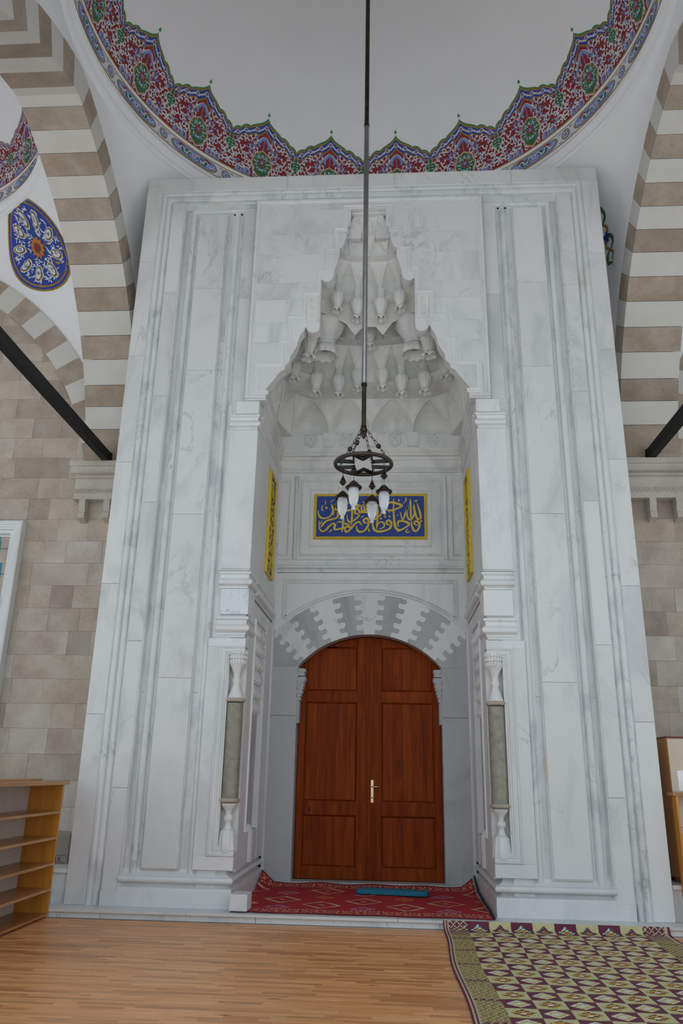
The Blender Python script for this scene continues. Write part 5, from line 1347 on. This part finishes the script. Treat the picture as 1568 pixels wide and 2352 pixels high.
# ================================================================== THINGS ON THE LEDGES
bx = empty('cardboard_box', (-3.33, .52, .405)); tag(bx, 'taupe box with printed lettering and open flap on the ledge left of the portal', 'box')
MB().box(-3.46, -3.20, .42, .66, .405, .68).build('body', TAUPE, bx, bevel=.004)
MB().add([(-3.46,.42,.68),(-3.20,.42,.68),(-3.21,.46,.73),(-3.44,.46,.735),(-3.46,.426,.68),(-3.20,.426,.68),(-3.21,.466,.73),(-3.44,.466,.735)], [(0,1,2,3),(7,6,5,4),(0,4,5,1),(1,5,6,2),(2,6,7,3),(3,7,4,0)]).build('flap', TAUPE, bx)
def text(body, size, mat, parent, loc, rot=(PI/2, 0, 0), ext=.0008, name='lettering'):
    cu = bpy.data.curves.new(name, 'FONT'); cu.body = body; cu.size = size; cu.extrude = ext; cu.resolution_u = 2
    t = bpy.data.objects.new(name, cu); C.objects.link(t); bpy.context.view_layer.update()
    me = bpy.data.meshes.new_from_object(t.evaluated_get(bpy.context.evaluated_depsgraph_get())); bpy.data.objects.remove(t)
    me.materials.clear(); me.materials.append(mat); o = bpy.data.objects.new(name, me); C.objects.link(o); o.parent = parent
    o.matrix_parent_inverse = Matrix.Translation(-wloc(parent)); o.location = loc; o.rotation_euler = rot; return o
INK = flat('dark_ink', (.05, .035, .03), .8)
text('1K', .075, INK, bx, (-3.35, .4185, .425)); MB().box(-3.37, -3.22, .4185, .4195, .414, .418).box(-3.37, -3.22, .4185, .4195, .488, .492).box(-3.37, -3.366, .4185, .4195, .414, .492).build('printed_border', INK, bx)['kind'] = 'stuff'
MB().tube([(-3.24, .60, .70), (-3.22, .52, .76), (-3.19, .46, .80)], .004, 6).build('string_handle', flat('string', (.35, .28, .18)), bx)
MB().box(-3.41, -3.25, .62, .66, .68, .70).build('inner_flap', TAUPE, bx)
pb = empty('purple_packet', (-3.62, .9, .405)); tag(pb, 'dark purple packet with a pale ring leaning behind the taupe box', 'packet')
MB().box(-3.78, -3.47, .86, .94, .405, .62).build('body', PURPLE, pb, bevel=.008)
MB().tube([(-3.53+.07*math.cos(a), .857, .51+.085*math.sin(a)) for a in [1.2+2.6*i/12 for i in range(13)]], .006, 6).build('pale_ring', PAPER, pb)
bb = MB().lathe([(0, 0), (.032, 0), (.034, .01), (.034, .10), (.026, .115), (.026, .125), (0, .125)], -3.185, -.03, HS, 20).build('plastic_bottle', BLUEPL, None, smooth=True, auto=40); tag(bb, 'small blue plastic container between the shoe rack and the portal', 'container')

# cabinet and low shelf at the right edge
cb = empty('tall_cabinet', (3.5, .3, .405)); tag(cb, 'tall beige cabinet with dark red edging standing right of the portal', 'cabinet')
MB().box(3.152, 4.05, .112, .56, .45, 1.80).build('carcass', PINE, cb, bevel=.002)
MB().box(3.150, 4.05, .10, .57, 1.795, 1.815).build('top_edging', REDTRIM, cb); MB().box(3.150, 4.05, .10, .57, .44, .46).build('bottom_edging', REDTRIM, cb)
MB().box(3.158, 3.598, .094, .112, .935, 1.793).build('door', LAM, cb, bevel=.002); MB().box(3.602, 4.045, .094, .112, .935, 1.793).build('door', LAM, cb, bevel=.002)
MB().box(3.158, 3.598, .094, .112, .462, .930).build('door', LAM, cb, bevel=.002); MB().box(3.602, 4.045, .094, .112, .462, .930).build('door', LAM, cb, bevel=.002)
for x in (3.2, 4.0):
    for y in (.16, .5): MB().box(x-.02, x+.02, y-.02, y+.02, .405, .44).build('foot', DARKRUB, cb)
pp = MB().box(3.225, 3.43, .0915, .0935, 1.28, 1.478).build('paper_sheet', PAPER, None); tag(pp, 'blank white sheet of paper stuck on the beige cabinet door', 'paper')
ls = empty('low_shelf', (3.4, -.03, HS)); tag(ls, 'low orange pine shelf unit in front of the tall cabinet', 'shelf')
MB().box(3.091, 3.70, -.11, .085, 1.235, 1.267).build('top_board', PINEY, ls, bevel=.002)
MB().box(3.117, 3.140, -.10, .025, HS, 1.235).build('side_panel', PINE, ls, bevel=.002); MB().box(3.66, 3.685, -.10, .025, HS, 1.235).build('side_panel', PINE, ls, bevel=.002)
for z in (.2, .5, .85): MB().box(3.140, 3.66, -.10, .025, z, z+.022).build('shelf', PINEY, ls, bevel=.002)

# ================================================================== MARBLE BLOCK, RUG, BATH MAT
blk_ = MB().bbox(-.088, .088, -.115, .115, 0, .150, .004).build('marble_block', MARBW, None, bevel=.006); blk_.location = (-1.205, -.075, HS+.014); blk_.rotation_euler = (0, 0, -.03); tag(blk_, 'loose white marble block holding down the corner of the red rug', 'block')
def grid_cloth(name, x0, x1, y0, y1, nx, ny, zf, colf, mat, th=.006):
    mb = MB(); vs = []; tint = []
    for j in range(ny+1):
        for i in range(nx+1):
            u, v = i/nx, j/ny; x, y = x0+(x1-x0)*u, y0+(y1-y0)*v; p = zf(x, y, u, v); vs.append(p)
    fs = []
    for j in range(ny):
        for i in range(nx):
            fs.append((j*(nx+1)+i, j*(nx+1)+i+1, (j+1)*(nx+1)+i+1, (j+1)*(nx+1)+i)); tint.append(colf((i+.5)/nx, (j+.5)/ny, i, j))
    mb.add(vs, fs); o = mb.build(name, mat, None, smooth=True, tint=tint)
    so = o.modifiers.new('thickness', 'SOLIDIFY'); so.thickness = th; so.offset = -1
    return o
RG, CRM, LIL, ORA, DRD = (.42, .007, .012), (.56, .42, .24), (.36, .22, .34), (.50, .17, .02), (.20, .010, .014)
RX0, RX1, RY0, RY1 = -1.296, 1.262, -.15, 1.86
def rugz(x, y, u, v):
    z = HS+.011+.003*math.sin(x*7+y*3)*math.sin(y*4)
    yy = y
    if v > .93: z += .03*((v-.93)/.07)**1.4*(.55+.45*math.sin(x*5+1.3)**2)
    if v > .80 and u < .06: z += .13*((v-.80)/.2)*((.06-u)/.06)
    if v > .78 and u > .95: z += .09*((v-.78)/.22)*((u-.95)/.05)
    yy += .012*math.sin(x*9)*(v < .5) - .012*u
    return (max(-1.302, min(1.296, x)), yy, z)
def lozenge(x, y, cx, cy, hw, hh):
    return abs(x-cx)/hw+abs(y-cy)/hh
def rugc(u, v, i, j):
    x = RX0+(RX1-RX0)*u; y = RY0+(RY1-RY0)*v
    if v < .115 or v > .885:
        e = v/.115 if v < .5 else (1-v)/.115
        if e < .13: return DRD
        if .16 < e < .24 or .84 < e < .92: return CRM if (i//2) % 2 else RG
        if .42 < e < .60:
            return CRM if ((i//3+int(e*12)) % 3 == 0) else RG
        if .30 < e < .36 or .68 < e < .74: return CRM if (i//3) % 2 else RG
        return RG if (i+j) % 7 else DRD
    xs_ = (x+1.31)/.435; col = int(math.floor(xs_+.5)); cx = -1.31+col*.435
    for (cy, kind) in (((.33, 0), (.83, 1), (1.33, 0)) if col % 2 == 0 else ((.13, 2), (.62, 0), (1.10, 2))) if True else ():
        cy += .05
        hw, hh = ((.205, .235), (.115, .12), (.135, .125))[kind]
        d = lozenge(x, y, cx, cy, hw, hh)
        jag = .05*((i+j) % 2)
        if kind == 0:
            if .86 < d+jag < 1.03: return CRM
            if d < .22: return CRM if (i+j) % 2 else DRD
        elif kind == 1:
            if (.7 < d < 1.05) or d < .3: return ORA
        else:
            if .72 < d+jag < 1.03 or d < .2: return LIL
    return RG if R_.random() > .04 else DRD
rug = grid_cloth('rug', RX0, RX1, RY0, RY1, 230, 150, rugz, rugc, RUGM); tag(rug, 'red patterned flatweave rug in front of the wooden door', 'rug')
eb = MB().tube([(1.272, -.155, HS+.016), (1.284, .3, HS+.018), (1.288, .9, HS+.018), (1.290, 1.45, HS+.04), (1.290, 1.84, HS+.15)], .014, 8).build('black_edge_binding', DARKRUB, rug, smooth=True)
tm = empty('bath_mat', (.29, 1.22, HS+.02)); tag(tm, 'teal blue padded door mat with small motifs lying on the rug by the door', 'mat')
mb = MB(); n = 32; hw, hh, r = .41, .115, .07
def rr_(sc): return [(math.copysign(max(0, hw-r), math.cos(t))+r*math.cos(t), math.copysign(max(0, hh-r), math.sin(t))+r*math.sin(t)) for t in [2*PI*(k+.5)/n for k in range(n)]]
o_ = rr_(1); lev = [(1, 0), (1, .03), (.985, .042), (.95, .046)]
vs = [(x*s_, y*(s_ if s_ == 1 else 1-(1-s_)*3), z) for s_, z in lev for x, y in o_]
mb.add(vs, [(l*n+k, l*n+(k+1) % n, (l+1)*n+(k+1) % n, (l+1)*n+k) for l in range(3) for k in range(n)]+[tuple(range(3*n, 4*n)), tuple(reversed(range(n)))])
bm_ = mb.build('padding', TEALF, tm, smooth=True, auto=50, local=True)
mo = MB()
for cx in (-.34, -.03, .30):
    for k in range(5): a = PI*k/4; mo.tube([(cx, -.055, .047), (cx+.03*math.cos(a), -.055+.035*math.sin(a), .048)], .004, 5)
mo.build('stitched_motifs', P_RED, tm, local=True)['kind'] = 'stuff'
tm.rotation_euler = (0, 0, -.13); tm.location = (.30, 1.22, HS+.022)

# ================================================================== WOVEN PLASTIC MAT
MAR, PAL, YEL, WHI, TEA, ORR, BRN = (.14, .018, .045), (.60, .555, .29), (.66, .44, .04), (.70, .72, .64), (.05, .16, .15), (.45, .08, .02), (.20, .10, .07)
MX0, MX1 = .775, 2.87; cell = .203; NB = .225
def matc(u, v, i, j):
    x = (MX1-MX0)*u; yv = MLEN*v                                  # distance from the upper hem
    if x < NB or x > 2.86-MX0-.24 and yv < 9:
        if x > NB: x = (2.86-MX0)-x
        if x < 0: x = .03
        if x < .045: return (MAR, (.50, .42, .28), MAR, (.50, .42, .28))[int(x/.0113) % 4]
        if yv < .30:
            a, b = (x+yv) % .06, (x-yv) % .06
            if yv > .17 and x < 9: return MAR if (j % 2) else (.42, .34, .22)
            return (.50, .44, .28) if min(a, b) < .014 else MAR
        a, b = (x+yv*.75) % .05, (x-yv*.75) % .05
        if int(yv*18) % 9 == 8: return MAR if min(a, b) < .02 else (.42, .37, .15)
        return BRN if min(a, b) < .012 else ((.43, .38, .14) if (i+j) % 3 else (.50, .44, .12))
    x -= NB; cx, cy = x/cell, yv/cell; a, b = int(cx), int(cy); fx, fy = cx-a, cy-b
    sx, sy = int(fx*16), int(fy*16); d = abs(sx-7.5)/7.5+abs(sy-7.5)/7.5; dark = (a+b) % 2 == 0
    if b == 0:
        d = abs(sx-7.5)/7.0+abs(sy-7.5)/7.0
        q = (sx//2+sy//2) % 2
        if dark: return MAR if d > .98 else ((TEA if q else WHI) if d > .45 else (ORR if q else YEL))
        return PAL if d > .98 else ((MAR if q else (.12, .10, .12)) if d > .35 else (ORR if q else YEL))
    qx = (sx//3+sy//2) % 2
    if dark:
        if d > .92: return MAR
        if d < .12: return (.03, .05, .10)
        if d > .66: return WHI if (sx//2+sy//2) % 3 else YEL
        return (YEL if (sx//2+sy//2) % 2 else PAL) if d > .3 else WHI
    if d > .88: return PAL if sy != 15 else (.42, .40, .15)
    if d < .15: return WHI
    return (MAR if qx else YEL) if d > .3 else (ORR if qx else WHI)
MLEN = 4.9
def matz(x, y, u, v):
    s_ = MLEN*v                                                     # runs down the riser of the step, then out over the floor
    wv = .012*math.sin(s_*3.1)
    if s_ < .065: return (x+wv, -.268-.012*math.sin(s_*20)-.0, HS+.004-s_)
    if s_ < .16:
        t = (s_-.065)/.095; return (x+wv, -.283-.085*t, max(.006, .018*(1-t)**2+.005))
    lift = .010*max(0, math.sin(x*5.3+s_*2.0))*max(0, 1-s_/1.2)
    return (x+wv-.02*math.sin(s_*.8), -.368-(s_-.16), .006+lift+.0015*math.sin(x*30)*math.sin(s_*6))
mat_ = grid_cloth('woven_mat', MX0, MX1, 0, 1, 166, 386, matz, matc, MATM, .004); tag(mat_, 'large maroon and pale yellow woven plastic mat with diamond pattern on the floor', 'mat')
